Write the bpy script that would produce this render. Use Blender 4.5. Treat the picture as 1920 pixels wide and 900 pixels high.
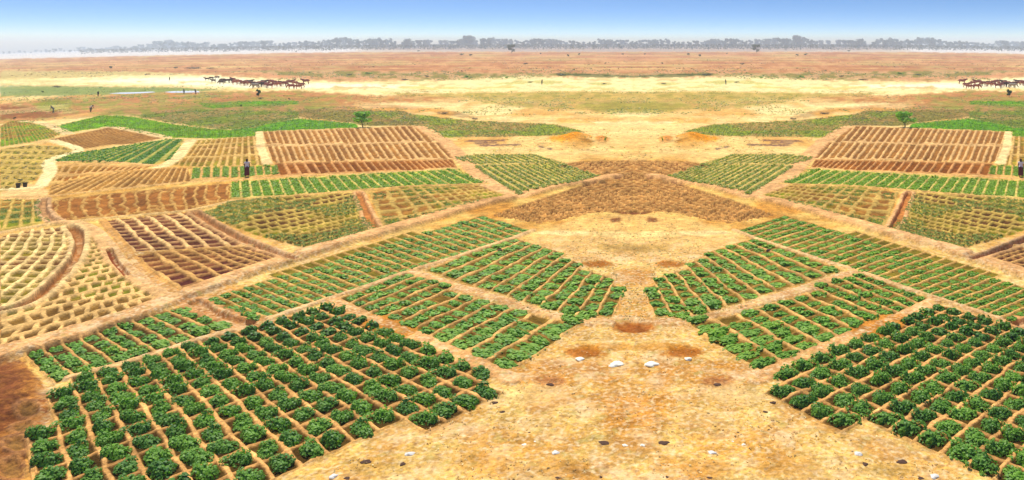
import bpy, math, random
import numpy as np
from mathutils import Vector
R = math.radians
SC = bpy.context.scene
for o in list(bpy.data.objects): bpy.data.objects.remove(o)

# ------------------------------------------------------------------ camera, sky, sun, exposure
F, PX0, PY0, H = 1400.0, 1188.5, 80.0, 13.0       # focal length in px of the 1920 px photo, optical axis, eye height (m)
cam = bpy.data.cameras.new('camera'); cam_o = bpy.data.objects.new('camera', cam); SC.collection.objects.link(cam_o)
cam_o.location = (0, 0, H); cam_o.rotation_euler = (R(90), 0, 0)
cam.sensor_width = 36; cam.lens = 36 * F / 1920
cam.shift_x = -(PX0 - 960) / 1920; cam.shift_y = -(450 - PY0) / 1920
cam.clip_start = 0.1; cam.clip_end = 30000
SC.camera = cam_o
SUN_EL, SUN_AZ = R(64), math.atan2(-0.42, 0.9)     # azimuth measured from +Y towards +X
world = bpy.data.worlds.new('World'); SC.world = world; world.use_nodes = True
nt = world.node_tree; nt.nodes.clear()
wo = nt.nodes.new('ShaderNodeOutputWorld'); bg = nt.nodes.new('ShaderNodeBackground')
sky = nt.nodes.new('ShaderNodeTexSky'); sky.sky_type = 'NISHITA'; sky.sun_disc = False
sky.sun_elevation = SUN_EL; sky.sun_rotation = SUN_AZ; sky.air_density = 1.0; sky.dust_density = 0.4; sky.ozone_density = 3.0
tc = nt.nodes.new('ShaderNodeTexCoord'); mp = nt.nodes.new('ShaderNodeMapping'); mp.vector_type = 'POINT'
mp.inputs['Scale'].default_value = (1, 1, 6.5)
nrm = nt.nodes.new('ShaderNodeVectorMath'); nrm.operation = 'NORMALIZE'
nt.links.new(tc.outputs['Generated'], mp.inputs['Vector']); nt.links.new(mp.outputs[0], nrm.inputs[0]); nt.links.new(nrm.outputs[0], sky.inputs['Vector'])
hs = nt.nodes.new('ShaderNodeHueSaturation'); hs.inputs['Saturation'].default_value = 1.2
nt.links.new(sky.outputs[0], hs.inputs['Color']); nt.links.new(hs.outputs[0], bg.inputs[0])
bg.inputs[1].default_value = 0.15
nt.links.new(bg.outputs[0], wo.inputs[0])
sun = bpy.data.lights.new('sun', 'SUN'); sun.energy = 4.6; sun.angle = R(0.5); sun.color = (1.0, 0.95, 0.87)
sun_o = bpy.data.objects.new('sun', sun); SC.collection.objects.link(sun_o)
sd = Vector((math.sin(SUN_AZ) * math.cos(SUN_EL), math.cos(SUN_AZ) * math.cos(SUN_EL), math.sin(SUN_EL)))
sun_o.rotation_euler = sd.to_track_quat('Z', 'Y').to_euler()
SC.view_settings.view_transform = 'Standard'; SC.view_settings.look = 'None'
SC.view_settings.exposure = 0.06; SC.view_settings.gamma = 1
SC.cycles.volume_bounces = 1; SC.cycles.max_bounces = 8; SC.cycles.volume_step_rate = 4

# ------------------------------------------------------------------ terrain mapping
def hh(u): return 0.0107 * (np.minimum(np.abs(u), 1.1) / 0.85) ** 2.7      # the plain falls gently towards the sides
def zbase(X, Y):
    Yc = np.maximum(Y, 12.0); return -hh(X / Yc) * Yc
def p2w(px, py):
    px = np.asarray(px, float); py = np.asarray(py, float)
    u = (px - PX0) / F; v = (py - PY0) / F; h = hh(u)
    Y = H / np.maximum(v - h, 1e-4)
    return u * Y, Y
def w2p(X, Y):
    u = X / Y; return PX0 + F * u, PY0 + F * (H / Y + hh(u))

def hash2(ix, iy, seed):
    n = (ix.astype(np.int64) * 374761393 + iy.astype(np.int64) * 668265263 + seed * 974634777) & 0xffffffff
    n = ((n ^ (n >> 13)) * 1274126177) & 0xffffffff
    n = (n ^ (n >> 16)) & 0xffffff
    return n / float(0xffffff)
def vn(x, y, seed=0):
    ix = np.floor(x); iy = np.floor(y); fx = x - ix; fy = y - iy
    fx = fx * fx * (3 - 2 * fx); fy = fy * fy * (3 - 2 * fy)
    a = hash2(ix, iy, seed); b = hash2(ix + 1, iy, seed); c = hash2(ix, iy + 1, seed); d = hash2(ix + 1, iy + 1, seed)
    return (a * (1 - fx) + b * fx) * (1 - fy) + (c * (1 - fx) + d * fx) * fy
def fbm(x, y, seed=0, o=3):
    s = 0; a = 0.5; t = 0
    for k in range(o):
        s = s + a * vn(x * 2 ** k, y * 2 ** k, seed + k * 17); t += a; a *= 0.55
    return s / t
def ss(a, b, x):
    t = np.clip((x - a) / (b - a), 0, 1); return t * t * (3 - 2 * t)

def homog(src, dst):
    A = []; B = []
    for (x, y), (u, v) in zip(src, dst):
        A.append([x, y, 1, 0, 0, 0, -u * x, -u * y]); B.append(u)
        A.append([0, 0, 0, x, y, 1, -v * x, -v * y]); B.append(v)
    h = np.linalg.solve(np.array(A, float), np.array(B, float))
    return np.append(h, 1).reshape(3, 3)
def happ(M, x, y):
    w = M[2, 0] * x + M[2, 1] * y + M[2, 2]
    return (M[0, 0] * x + M[0, 1] * y + M[0, 2]) / w, (M[1, 0] * x + M[1, 1] * y + M[1, 2]) / w
def inside(poly, x, y):
    r = np.zeros(np.shape(x), bool); n = len(poly)
    for i in range(n):
        x1, y1 = poly[i]; x2, y2 = poly[(i + 1) % n]
        if y1 == y2: continue
        c = ((y1 > y) != (y2 > y)) & (x < (x2 - x1) * (y - y1) / (y2 - y1) + x1)
        r ^= c
    return r

# ------------------------------------------------------------------ field survey (left half; the right half is its mirror image)
SAND = (.66, .40, .145); PATH = (.78, .52, .28); RIDGE = (.66, .43, .19); BROWN = (.30, .155, .055); GR = (.16, .24, .03)
class Plot:
    def __init__(s, name, poly, quad, ns, nt, floor, ridge=RIDGE, ws=.12, wt=.12, kt=1.0, depth=.12, jit=.12, mix=None, plants=None, fn=None, pits=None, curve=0):
        s.name = name; s.poly = poly; s.quad = quad; s.ns = ns; s.nt = nt; s.floor = floor; s.ridge = ridge
        s.ws = ws; s.wt = wt; s.kt = kt; s.depth = depth; s.jit = jit; s.mix = mix; s.plants = plants; s.fn = fn; s.pits = pits; s.curve = curve
        s.M = homog(quad, [(0, 0), (1, 0), (1, 1), (0, 1)]) if quad else None
        s.Mi = homog([(0, 0), (1, 0), (1, 1), (0, 1)], quad) if quad else None
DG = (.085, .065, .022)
P = []
def plot(*a, **k): P.append(Plot(*a, **k)); return P[-1]
# far green fields
plot('band_m', [(108, 236), (190, 216), (250, 219), (330, 234), (410, 243), (480, 245), (480, 256), (400, 260), (310, 258), (250, 248), (205, 238), (165, 243), (118, 250)], [(108, 216), (480, 216), (480, 258), (108, 258)], 90, 5, (.17, .36, .02), (.22, .34, .04), kt=0, depth=.05, mix=(.14, .24, .04), plants='low')
plot('band_m2', [(430, 244), (500, 232), (560, 222), (668, 232), (672, 240), (600, 243), (480, 247)], [(430, 222), (670, 222), (670, 246), (430, 246)], 60, 4, (.14, .34, .04), (.18, .32, .05), kt=0, depth=.05, mix=(.12, .25, .04), plants='low')
plot('band_m3', [(250, 217), (380, 205), (560, 209), (560, 220), (470, 240), (420, 243), (330, 232)], None, 1, 1, (.20, .26, .06), mix=(.33, .27, .11), plants='low')
plot('band_m4', [(370, 195), (460, 189), (560, 190), (560, 196), (450, 200), (400, 204)], None, 1, 1, (.15, .32, .03), mix=(.25, .30, .08), plants='low')
plot('band_m5', [(560, 205), (760, 208), (800, 230), (780, 236), (680, 236), (660, 230), (560, 219)], None, 1, 1, (.26, .24, .08), mix=(.32, .24, .10), plants='low')
plot('band_n', [(680, 208), (760, 212), (880, 226), (1040, 233), (1098, 247), (1060, 254), (960, 256), (830, 258), (795, 240)], [(680, 205), (1098, 225), (1098, 258), (790, 258)], 60, 5, (.24, .31, .06), (.34, .34, .10), kt=0, depth=.05, mix=(.38, .26, .12), plants='low')
plot('field_l', [(0, 236), (20, 228), (50, 226), (80, 236), (118, 250), (100, 258), (60, 266), (0, 276)], [(-30, 228), (90, 224), (150, 260), (-60, 280)], 26, 2, (.19, .33, .03), (.40, .34, .11), ws=.17, kt=.2, mix=(.33, .20, .07), plants='low')
plot('field_k', [(92, 262), (160, 248), (205, 239), (310, 258), (250, 270), (200, 272), (152, 281)], [(92, 262), (205, 239), (312, 258), (160, 284)], 3, 26, (.30, .17, .06), (.40, .25, .10), ws=.06, wt=.25, depth=.08)
plot('field_j', [(102, 303), (130, 290), (200, 279), (310, 262), (346, 262), (334, 280), (318, 300), (292, 308), (180, 305)], [(160, 282), (346, 262), (292, 312), (62, 308)], 16, 3, (.13, .30, .03), (.42, .40, .14), ws=.17, wt=.06, kt=.3, plants='row')
plot('field_left_edge', [(0, 280), (60, 272), (110, 275), (150, 283), (95, 300), (80, 330), (50, 345), (0, 362)], [(0, 272), (150, 275), (90, 350), (-60, 350)], 9, 8, (.38, .29, .08), (.55, .42, .16), ws=.2, wt=.25, jit=.5, mix=(.25, .27, .05), plants='low')
plot('field_h0', [(105, 309), (180, 306), (290, 311), (250, 322), (160, 330), (92, 348), (86, 340)], [(105, 309), (300, 309), (270, 325), (95, 330)], 15, 1, (.32, .16, .05), RIDGE, ws=.2, wt=.2, jit=.3, mix=(.35, .22, .07))
plot('field_h', [(92, 366), (96, 348), (170, 330), (300, 315), (352, 315), (358, 340), (300, 348), (180, 358)], [(200, 322), (362, 312), (358, 345), (90, 372)], 15, 1, (.33, .20, .07), RIDGE, ws=.17, wt=.08, depth=.15)
plot('field_h1', [(316, 308), (350, 275), (362, 264), (480, 256), (486, 280), (500, 320), (365, 313)], [(360, 258), (484, 250), (500, 312), (305, 316)], 14, 2.6, (.33, .22, .07), (.66, .46, .20), ws=.2, wt=.05, depth=.15, mix=(.28, .25, .06))
plot('field_h2', [(360, 314), (520, 310), (524, 331), (356, 340)], [(360, 314), (520, 310), (524, 331), (356, 340)], 10, 1, (.24, .38, .03), RIDGE, ws=.16, wt=.1, depth=.15, plants='row')
plot('field_i', [(490, 247), (785, 236), (812, 256), (850, 278), (868, 292), (852, 300), (520, 306), (505, 300)], [(490, 246), (785, 236), (842, 300), (510, 306)], 25, 2, (.31, .175, .065), (.72, .48, .24), ws=.19, wt=.05, depth=.15, jit=.2)
plot('field_i2', [(515, 307), (848, 300), (858, 316), (520, 332)], [(512, 307), (846, 300), (866, 316), (524, 332)], 25, 1, (.25, .115, .035), (.62, .36, .17), ws=.15, wt=.08, depth=.15, jit=.08)
plot('field_f', [(98, 380), (125, 372), (330, 352), (432, 344), (430, 374), (350, 398), (230, 407), (110, 416), (88, 400)], [(82, 378), (432, 342), (432, 378), (92, 418)], 15, 1, (.32, .165, .06), (.56, .36, .15), ws=.13, wt=.04, depth=.12, jit=.6, curve=.12)
plot('field_f2', [(432, 343), (520, 336), (855, 318), (912, 345), (760, 350), (640, 360), (520, 370), (432, 375)], [(432, 342), (850, 318), (915, 348), (432, 375)], 23, 1, (.25, .42, .03), (.62, .50, .20), ws=.13, wt=.06, depth=.13, plants='row', mix=(.22, .30, .05))
plot('field_g', [(380, 402), (430, 380), (520, 372), (664, 362), (680, 395), (715, 430), (640, 455), (580, 468), (470, 438)], [(385, 402), (664, 360), (730, 425), (560, 478)], 15, 13, (.21, .23, .04), (.50, .38, .14), ws=.15, wt=.18, depth=.13, jit=.4, mix=(.11, .065, .03), plants='sprout')
plot('field_g2', [(692, 362), (760, 352), (910, 348), (962, 371), (880, 388), (790, 412), (718, 430)], [(692, 360), (910, 348), (965, 372), (718, 432)], 14, 6, (.20, .24, .04), (.52, .38, .15), ws=.15, wt=.15, depth=.1, jit=.4, mix=(.30, .17, .06), plants='sprout')
plot('field_o', [(852, 296), (900, 290), (1005, 290), (1030, 298), (1060, 307), (905, 312), (868, 304)], [(850, 290), (1000, 284), (1070, 308), (890, 312)], 14, 1, (.32, .36, .07), (.60, .46, .19), ws=.2, wt=.1, plants='row')
plot('field_o2', [(880, 311), (1055, 306), (1130, 333), (1080, 348), (972, 368)], [(880, 311), (1060, 305), (1140, 338), (975, 372)], 17, 1, (.30, .36, .065), (.60, .46, .19), ws=.2, wt=.06, plants='row')
plot('pit_ground', [(1035, 312), (1090, 302), (1189, 300), (1189, 398), (1120, 398), (1060, 410), (1010, 418), (925, 403), (965, 388), (1090, 348), (1152, 334), (1110, 325)], [(925, 403), (1100, 345), (1220, 360), (1010, 420)], 17, 9, (.40, .225, .09), (.60, .38, .17), ws=.12, wt=.13, depth=.12, jit=.42, pits=((.12, .045, .02), .7))
plot('field_e0', [(0, 374), (74, 374), (76, 392), (96, 412), (60, 425), (0, 436)], [(5, 370), (88, 372), (100, 416), (-30, 440)], 5, 5, (.22, .26, .05), (.56, .42, .16), ws=.15, wt=.14, kt=.7, jit=.35, mix=(.30, .19, .06), plants='sprout')
def fn_e(px, py):
    ys = np.array([395., 440, 470, 510, 545, 575, 600, 640]); xr = np.array([118., 141, 143, 118, 84, 50, 5, -80])
    x0 = np.interp(py, ys, xr); w = 19 + (py - 430) * .12
    X, Y = p2w(px, py)
    return (px - x0) / w, Y / 1.05 + .13 * (px - x0) / w
plot('field_e', [(0, 445), (60, 433), (125, 428), (142, 440), (144, 470), (118, 510), (84, 545), (50, 572), (0, 582)], None, 1, 1, (.22, .20, .045), (.84, .63, .32), ws=.19, wt=.15, kt=.75, depth=.2, jit=.4, fn=fn_e, mix=(.15, .07, .03))
plot('field_e2', [(158, 427), (184, 436), (204, 462), (214, 492), (240, 520), (275, 541), (322, 560), (242, 589), (122, 628), (0, 664), (0, 590), (58, 580), (96, 550), (130, 512), (154, 474)], [(40, 470), (230, 440), (330, 560), (-20, 670)], 11, 16, (.17, .19, .04), (.76, .52, .25), ws=.18, wt=.18, depth=.13, jit=.65, mix=(.21, .14, .05))
DARK = (.10, .042, .032)
plot('field_d1', [(192, 415), (365, 398), (420, 430), (470, 458), (400, 463), (290, 472), (244, 474), (220, 446)], [(192, 414), (362, 397), (470, 461), (256, 478)], 6, 10, DARK, (.80, .55, .28), ws=.15, wt=.15, kt=.5, depth=.15, jit=.2, mix=(.15, .07, .04))
plot('field_d2', [(248, 482), (330, 470), (480, 464), (545, 487), (450, 520), (345, 553), (310, 535), (275, 512)], [(248, 482), (470, 462), (560, 490), (350, 556)], 9, 8, DARK, (.62, .40, .18), ws=.14, wt=.17, kt=.55, depth=.15, jit=.3, mix=(.18, .09, .045))
# planted plots in front
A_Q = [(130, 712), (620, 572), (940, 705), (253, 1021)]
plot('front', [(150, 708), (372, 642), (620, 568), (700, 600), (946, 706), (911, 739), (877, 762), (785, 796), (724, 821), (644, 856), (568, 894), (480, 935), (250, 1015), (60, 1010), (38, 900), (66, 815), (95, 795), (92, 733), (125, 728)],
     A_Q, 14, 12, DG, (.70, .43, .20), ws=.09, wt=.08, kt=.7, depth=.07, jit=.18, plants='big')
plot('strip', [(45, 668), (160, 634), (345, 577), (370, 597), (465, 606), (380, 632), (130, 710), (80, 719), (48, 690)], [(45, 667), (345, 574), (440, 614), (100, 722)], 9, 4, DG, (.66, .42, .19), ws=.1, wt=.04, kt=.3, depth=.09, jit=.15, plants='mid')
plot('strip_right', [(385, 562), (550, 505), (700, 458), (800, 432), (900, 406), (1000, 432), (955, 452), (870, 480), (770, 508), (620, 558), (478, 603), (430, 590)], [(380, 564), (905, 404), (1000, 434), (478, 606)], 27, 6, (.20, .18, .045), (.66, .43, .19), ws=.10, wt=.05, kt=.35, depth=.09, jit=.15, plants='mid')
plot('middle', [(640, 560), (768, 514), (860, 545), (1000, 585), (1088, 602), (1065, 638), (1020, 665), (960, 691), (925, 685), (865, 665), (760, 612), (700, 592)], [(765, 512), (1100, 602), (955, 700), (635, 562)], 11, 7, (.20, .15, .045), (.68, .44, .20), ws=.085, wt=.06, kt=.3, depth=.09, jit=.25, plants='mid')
plot('far_middle', [(798, 506), (960, 450), (1000, 455), (1050, 478), (1085, 492), (1105, 515), (1150, 522), (1165, 548), (1160, 592), (1095, 598), (1020, 578), (960, 558), (860, 530)], [(960, 446), (1185, 515), (1140, 615), (795, 508)], 11, 8, (.20, .15, .045), (.68, .44, .20), ws=.085, wt=.06, kt=.3, depth=.09, jit=.25, plants='mid')

# ------------------------------------------------------------------ ground sheet
RS = 1.1
pys = np.concatenate([np.array([PY0 + F * H / 3500.]), np.arange(85.6, 965, RS)])
us = np.arange(0, 0.9001, 0.75 * 1920 / 1024 / F)
Ywr = H * F / (pys - PY0)                                # row distances on the axis
U, Yg = np.meshgrid(us, Ywr)
Xg = U * Yg
# photo coordinates of every grid point of the left half (mirrored x)
h_ = hh(U); PXg = PX0 - F * U; PYg = PY0 + F * (H / Yg + h_)
col = np.zeros(U.shape + (3,)); alp = np.ones(U.shape); hgt = np.zeros(U.shape)
n_big = fbm(Xg / 14, Yg / 14, 3); n_mid = fbm(Xg / 2.2, Yg / 2.2, 5); n_fin = fbm(Xg / .45, Yg / .45, 9, 2)
n_str = fbm(Xg / 60, Yg / 14, 31, 4)
alp *= .35 + .65 * ss(395, 500, PYg)
def C(c): return np.array(c, float)
def mixc(a, b, t): return a * (1 - t[..., None]) + b * t[..., None]
def paint(poly, c, rough=2.0, soft=2.5, amt=1.0, hmul=None, c2=None):
    xs = [p[0] for p in poly]; ys = [p[1] for p in poly]; m = 8 + soft
    rows = np.where((PYg.max(1) > min(ys) - m) & (PYg.min(1) < max(ys) + m))[0]
    cols = np.where((PXg.max(0) > min(xs) - m) & (PXg.min(0) < max(xs) + m))[0]
    if len(rows) == 0 or len(cols) == 0: return
    sl = (slice(rows[0], rows[-1] + 1), slice(cols[0], cols[-1] + 1))
    x = PXg[sl]; y = PYg[sl]; nx = (fbm(x / 7, y / 3, 41, 2) - .5) * 2; ny = (fbm(x / 7, y / 3, 43, 2) - .5) * 2
    acc = 0
    for (dx, dy) in ((0, 0), (soft, 0), (-soft, 0), (0, soft * .5), (0, -soft * .5)):
        acc = acc + inside(poly, x + dx + nx * rough * 2, y + dy + ny * rough)
    w = acc / 5. * amt
    cc = C(c)
    if c2 is not None: cc = mixc(np.broadcast_to(C(c), x.shape + (3,)), C(c2), ss(.35, .65, fbm(x / 16, y / 4, 47, 3)))
    col[sl] = mixc(col[sl], cc, w)
    return sl, w
# base: sand and straw in front, pale sand in the valley
f1 = ss(.3, .7, n_mid)
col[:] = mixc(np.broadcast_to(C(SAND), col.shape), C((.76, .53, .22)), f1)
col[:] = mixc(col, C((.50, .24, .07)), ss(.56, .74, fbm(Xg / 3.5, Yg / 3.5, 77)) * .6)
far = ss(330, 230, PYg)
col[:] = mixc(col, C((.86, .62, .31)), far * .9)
q = PYg - F * h_
paint([(-600, 84), (1250, 84), (1250, 99), (900, 98), (640, 98), (300, 104), (0, 113), (-600, 130)], (.62, .54, .42), .5, 1)
paint([(-600, 84), (760, 84), (640, 98), (300, 104), (0, 113), (-600, 130)], (.84, .80, .72), 2, 8, .8)  # pale far sand, whitened to paint in the haze band below the treeline
paint([(600, 84), (1250, 84), (1250, 97), (900, 96), (700, 93)], (.40, .33, .27), 1, 3, .75)
paint([(-600, 130), (0, 111), (300, 104), (640, 98), (900, 97), (1250, 97), (1250, 146), (900, 150), (600, 154), (380, 141), (0, 148), (-600, 150)], (.50, .27, .13), 1, 1, c2=(.62, .36, .19))
band = ss(95, 100, q) * ss(135, 128, q)
col[:] = mixc(col, C((.74, .56, .26)), band * ss(.55, .75, n_str) * .8)
col[:] = mixc(col, C((.36, .17, .09)), band * ss(.5, .3, n_str) * .5)
col[:] = mixc(col, C((.52, .45, .2)), band * ss(.55, .8, fbm(Xg / 30, Yg / 30, 91)) * .6)
paint([(0, 133), (110, 133), (260, 134), (380, 140), (200, 143), (0, 150)], (.62, .54, .25), 1.5, 3, .8)
paint([(480, 134), (640, 133), (840, 136), (1040, 137), (1189, 137), (1189, 143), (1040, 143), (900, 147), (780, 152), (620, 150), (520, 141)], (.22, .25, .07), 2, 3, .8, c2=(.55, .38, .2))
paint([(1035, 138), (1100, 138), (1189, 142), (1189, 146), (1100, 145)], (.10, .13, .03), .5, 1.5, 1)
paint([(1100, 146), (1189, 148), (1189, 151), (1120, 150)], (.5, .5, .18), 1, 3, .7)
paint([(500, 140), (760, 148), (760, 151), (500, 146)], (.66, .36, .2), 1, 3, .7)
YS = (.90, .78, .42)
paint([(0, 151), (150, 145), (300, 139), (380, 141), (560, 149), (640, 154), (850, 150), (960, 144), (1189, 146), (1189, 172), (1040, 170), (900, 171), (820, 175), (740, 182), (640, 174), (560, 171), (470, 170), (400, 166), (330, 163), (230, 161), (120, 160), (0, 158)], YS, 3, 7, c2=(.92, .72, .40))
paint([(100, 150), (400, 144), (560, 156), (800, 160), (700, 166), (470, 164), (330, 158)], (1.0, .95, .72), 1.5, 6, .7)
paint([(0, 160), (120, 161), (330, 164), (420, 168), (330, 172), (200, 178), (0, 182)], (.30, .36, .14), 1.5, 3, .9, c2=(.42, .42, .2))
paint([(-20, 162), (30, 163), (52, 168), (40, 175), (-20, 178)], (.62, .66, .48), 3, 8, .5)
paint([(320, 172), (560, 170), (640, 176), (800, 186), (860, 198), (640, 210), (300, 210), (0, 232), (-100, 232), (-100, 192), (60, 184), (200, 178)], (.52, .29, .14), 2, 3, 1, c2=(.40, .31, .12))
paint([(0, 185), (60, 182), (140, 180), (60, 189), (0, 195)], (.80, .56, .26), 1, 3)
paint([(0, 198), (110, 204), (110, 218), (0, 224)], (.26, .12, .05), 2, 4, .8)
paint([(60, 192), (190, 180), (230, 186), (150, 205), (80, 208)], (.24, .30, .06), 2, 5, .8)
paint([(200, 186), (300, 180), (420, 182), (300, 196), (230, 196)], (.64, .42, .22), 2, 5, .6)
paint([(460, 178), (640, 182), (680, 192), (560, 200), (400, 204)], (.30, .30, .10), 2, 5, .7, c2=(.55, .34, .17))
paint([(830, 176), (1040, 172), (1189, 174), (1189, 183), (1040, 186), (900, 186)], (.46, .40, .14), 2, 4, .85)
paint([(880, 188), (1040, 186), (1189, 184), (1189, 209), (1100, 210), (1000, 202)], (.66, .46, .20), 2, 4, .8)
paint([(1080, 196), (1189, 190), (1189, 212), (1110, 210)], (.42, .38, .14), 2, 4, .8)
paint([(740, 175), (800, 175), (840, 185), (760, 188)], (.60, .33, .14), 2, 3, .7)
paint([(720, 192), (860, 190), (960, 198), (1040, 208), (1100, 198), (1189, 212), (1189, 236), (1060, 232), (900, 222), (760, 206)], (.88, .68, .36), 2, 4, .8)
paint([(780, 203), (850, 208), (905, 222), (860, 220)], (.28, .18, .08), 1, 2, .7)
paint([(1040, 222), (1110, 222), (1120, 232), (1050, 230)], (.80, .46, .15), 2, 4, .7)
# the stubble and sand in the middle
paint([(1189, 400), (1090, 408), (1000, 436), (985, 470), (1060, 480), (1100, 500), (1189, 500)], (.80, .53, .24), 3, 6, .7)
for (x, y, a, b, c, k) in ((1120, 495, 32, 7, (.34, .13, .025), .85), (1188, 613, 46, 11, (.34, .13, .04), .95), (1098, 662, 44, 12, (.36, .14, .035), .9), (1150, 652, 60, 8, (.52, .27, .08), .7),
                           (1188, 398, 30, 4, (.14, .05, .03), .9), (1155, 413, 12, 5, (.22, .10, .05), .9), (1030, 716, 28, 14, (.36, .18, .09), .8), (1160, 465, 50, 8, (.42, .30, .11), .6), (1070, 260, 38, 8, (.74, .33, .06), .95), (1128, 262, 14, 6, (.70, .30, .09), .9),
                           (1098, 266, 16, 2.5, (.26, .14, .03), .9), (1135, 259, 4, 3, (.35, .35, .06), .9), (820, 800, 40, 14, (.45, .27, .1), .5), (900, 870, 60, 25, (.50, .27, .09), .5), (1050, 880, 50, 22, (.50, .27, .09), .6), (700, 880, 60, 14, (.5, .36, .14), .5),
                           (1155, 440, 45, 6, (.92, .70, .36), .7), (1060, 437, 60, 5, (.92, .74, .42), .6), (1000, 740, 60, 22, (.86, .66, .34), .5), (1145, 565, 20, 22, (.72, .40, .18), .5)):
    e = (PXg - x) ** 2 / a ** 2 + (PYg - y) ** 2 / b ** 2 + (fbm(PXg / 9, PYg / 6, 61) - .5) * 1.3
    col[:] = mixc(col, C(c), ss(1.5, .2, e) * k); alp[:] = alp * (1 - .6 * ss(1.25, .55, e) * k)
paint([(230, 198), (420, 190), (640, 198), (700, 206), (560, 214), (250, 216), (150, 216)], (.34, .30, .11), 2, 6, .75, c2=(.50, .31, .17))
paint([(640, 186), (760, 196), (830, 210), (700, 206), (640, 204)], (.56, .33, .17), 2, 6, .6)
for (x0, x1, y0, c, k) in ((300, 620, 154, (.80, .62, .30), .6), (700, 1000, 163, (.80, .58, .24), .8), (900, 1189, 157, (.52, .50, .18), .75), (1040, 1189, 151, (.70, .46, .22), .7), (560, 760, 167, (.66, .42, .18), .6), (640, 900, 156, (.74, .55, .28), .5), (1000, 1189, 166, (.58, .52, .2), .6), (0, 260, 150, (.66, .58, .28), .5), (760, 1189, 177, (.74, .52, .22), .6), (860, 1120, 216, (.70, .42, .15), .5), (1060, 1189, 228, (.98, .82, .48), .6), (760, 980, 181, (.60, .40, .15), .6), (840, 1100, 190, (.52, .44, .16), .5), (1000, 1189, 200, (.78, .52, .22), .5), (700, 900, 196, (.94, .76, .42), .6), (980, 1130, 206, (.96, .80, .44), .7), (1060, 1189, 240, (.90, .66, .33), .5), (1000, 1189, 283, (.78, .50, .22), .5)):
    e = np.abs(PYg - y0 - 3 * np.sin(PXg / 60)) / 3.5 + ss(60, 0, PXg - x0) + ss(-60, 0, PXg - x1) + (fbm(PXg / 18, PYg / 4, 67, 3) - .45) * 3.2
    col[:] = mixc(col, C(c), ss(1.1, .3, e) * k)
vv_ = ss(168, 185, PYg) * ss(330, 290, PYg)
col[:] = mixc(col, C((.66, .38, .13)), vv_ * ss(.5, .74, fbm(Xg / 7, Yg / 16, 71, 4)) * .7)
col[:] = mixc(col, C((.98, .80, .44)), vv_ * ss(.54, .7, fbm(Xg / 9, Yg / 20, 73, 4)) * .3)
paint([(700, 172), (830, 176), (1040, 172), (1189, 173), (1189, 186), (1040, 188), (900, 188), (780, 182)], (.36, .33, .10), 2, 5, .75, c2=(.55, .42, .16))
paint([(880, 190), (1040, 187), (1189, 186), (1189, 208), (1110, 206), (1000, 204)], (.50, .36, .15), 2, 5, .75, c2=(.40, .36, .12))
paint([(1090, 196), (1189, 192), (1189, 212), (1120, 211)], (.34, .32, .09), 2, 5, .7)
paint([(620, 183), (760, 178), (880, 184), (860, 192), (720, 192), (640, 196)], (.50, .27, .12), 2, 5, .7, c2=(.62, .42, .2))
paint([(120, 186), (320, 176), (560, 174), (680, 184), (600, 200), (300, 214), (140, 212)], (.47, .25, .12), 2, 6, .7, c2=(.30, .30, .09))
paint([(230, 202), (420, 192), (640, 200), (700, 208), (560, 216), (250, 218), (180, 216)], (.24, .29, .08), 2, 6, .8, c2=(.42, .27, .13))
paint([(0, 163), (120, 163), (330, 165), (430, 169), (330, 172), (200, 177), (0, 181)], (.25, .33, .12), 1.5, 3, .8)
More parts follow.
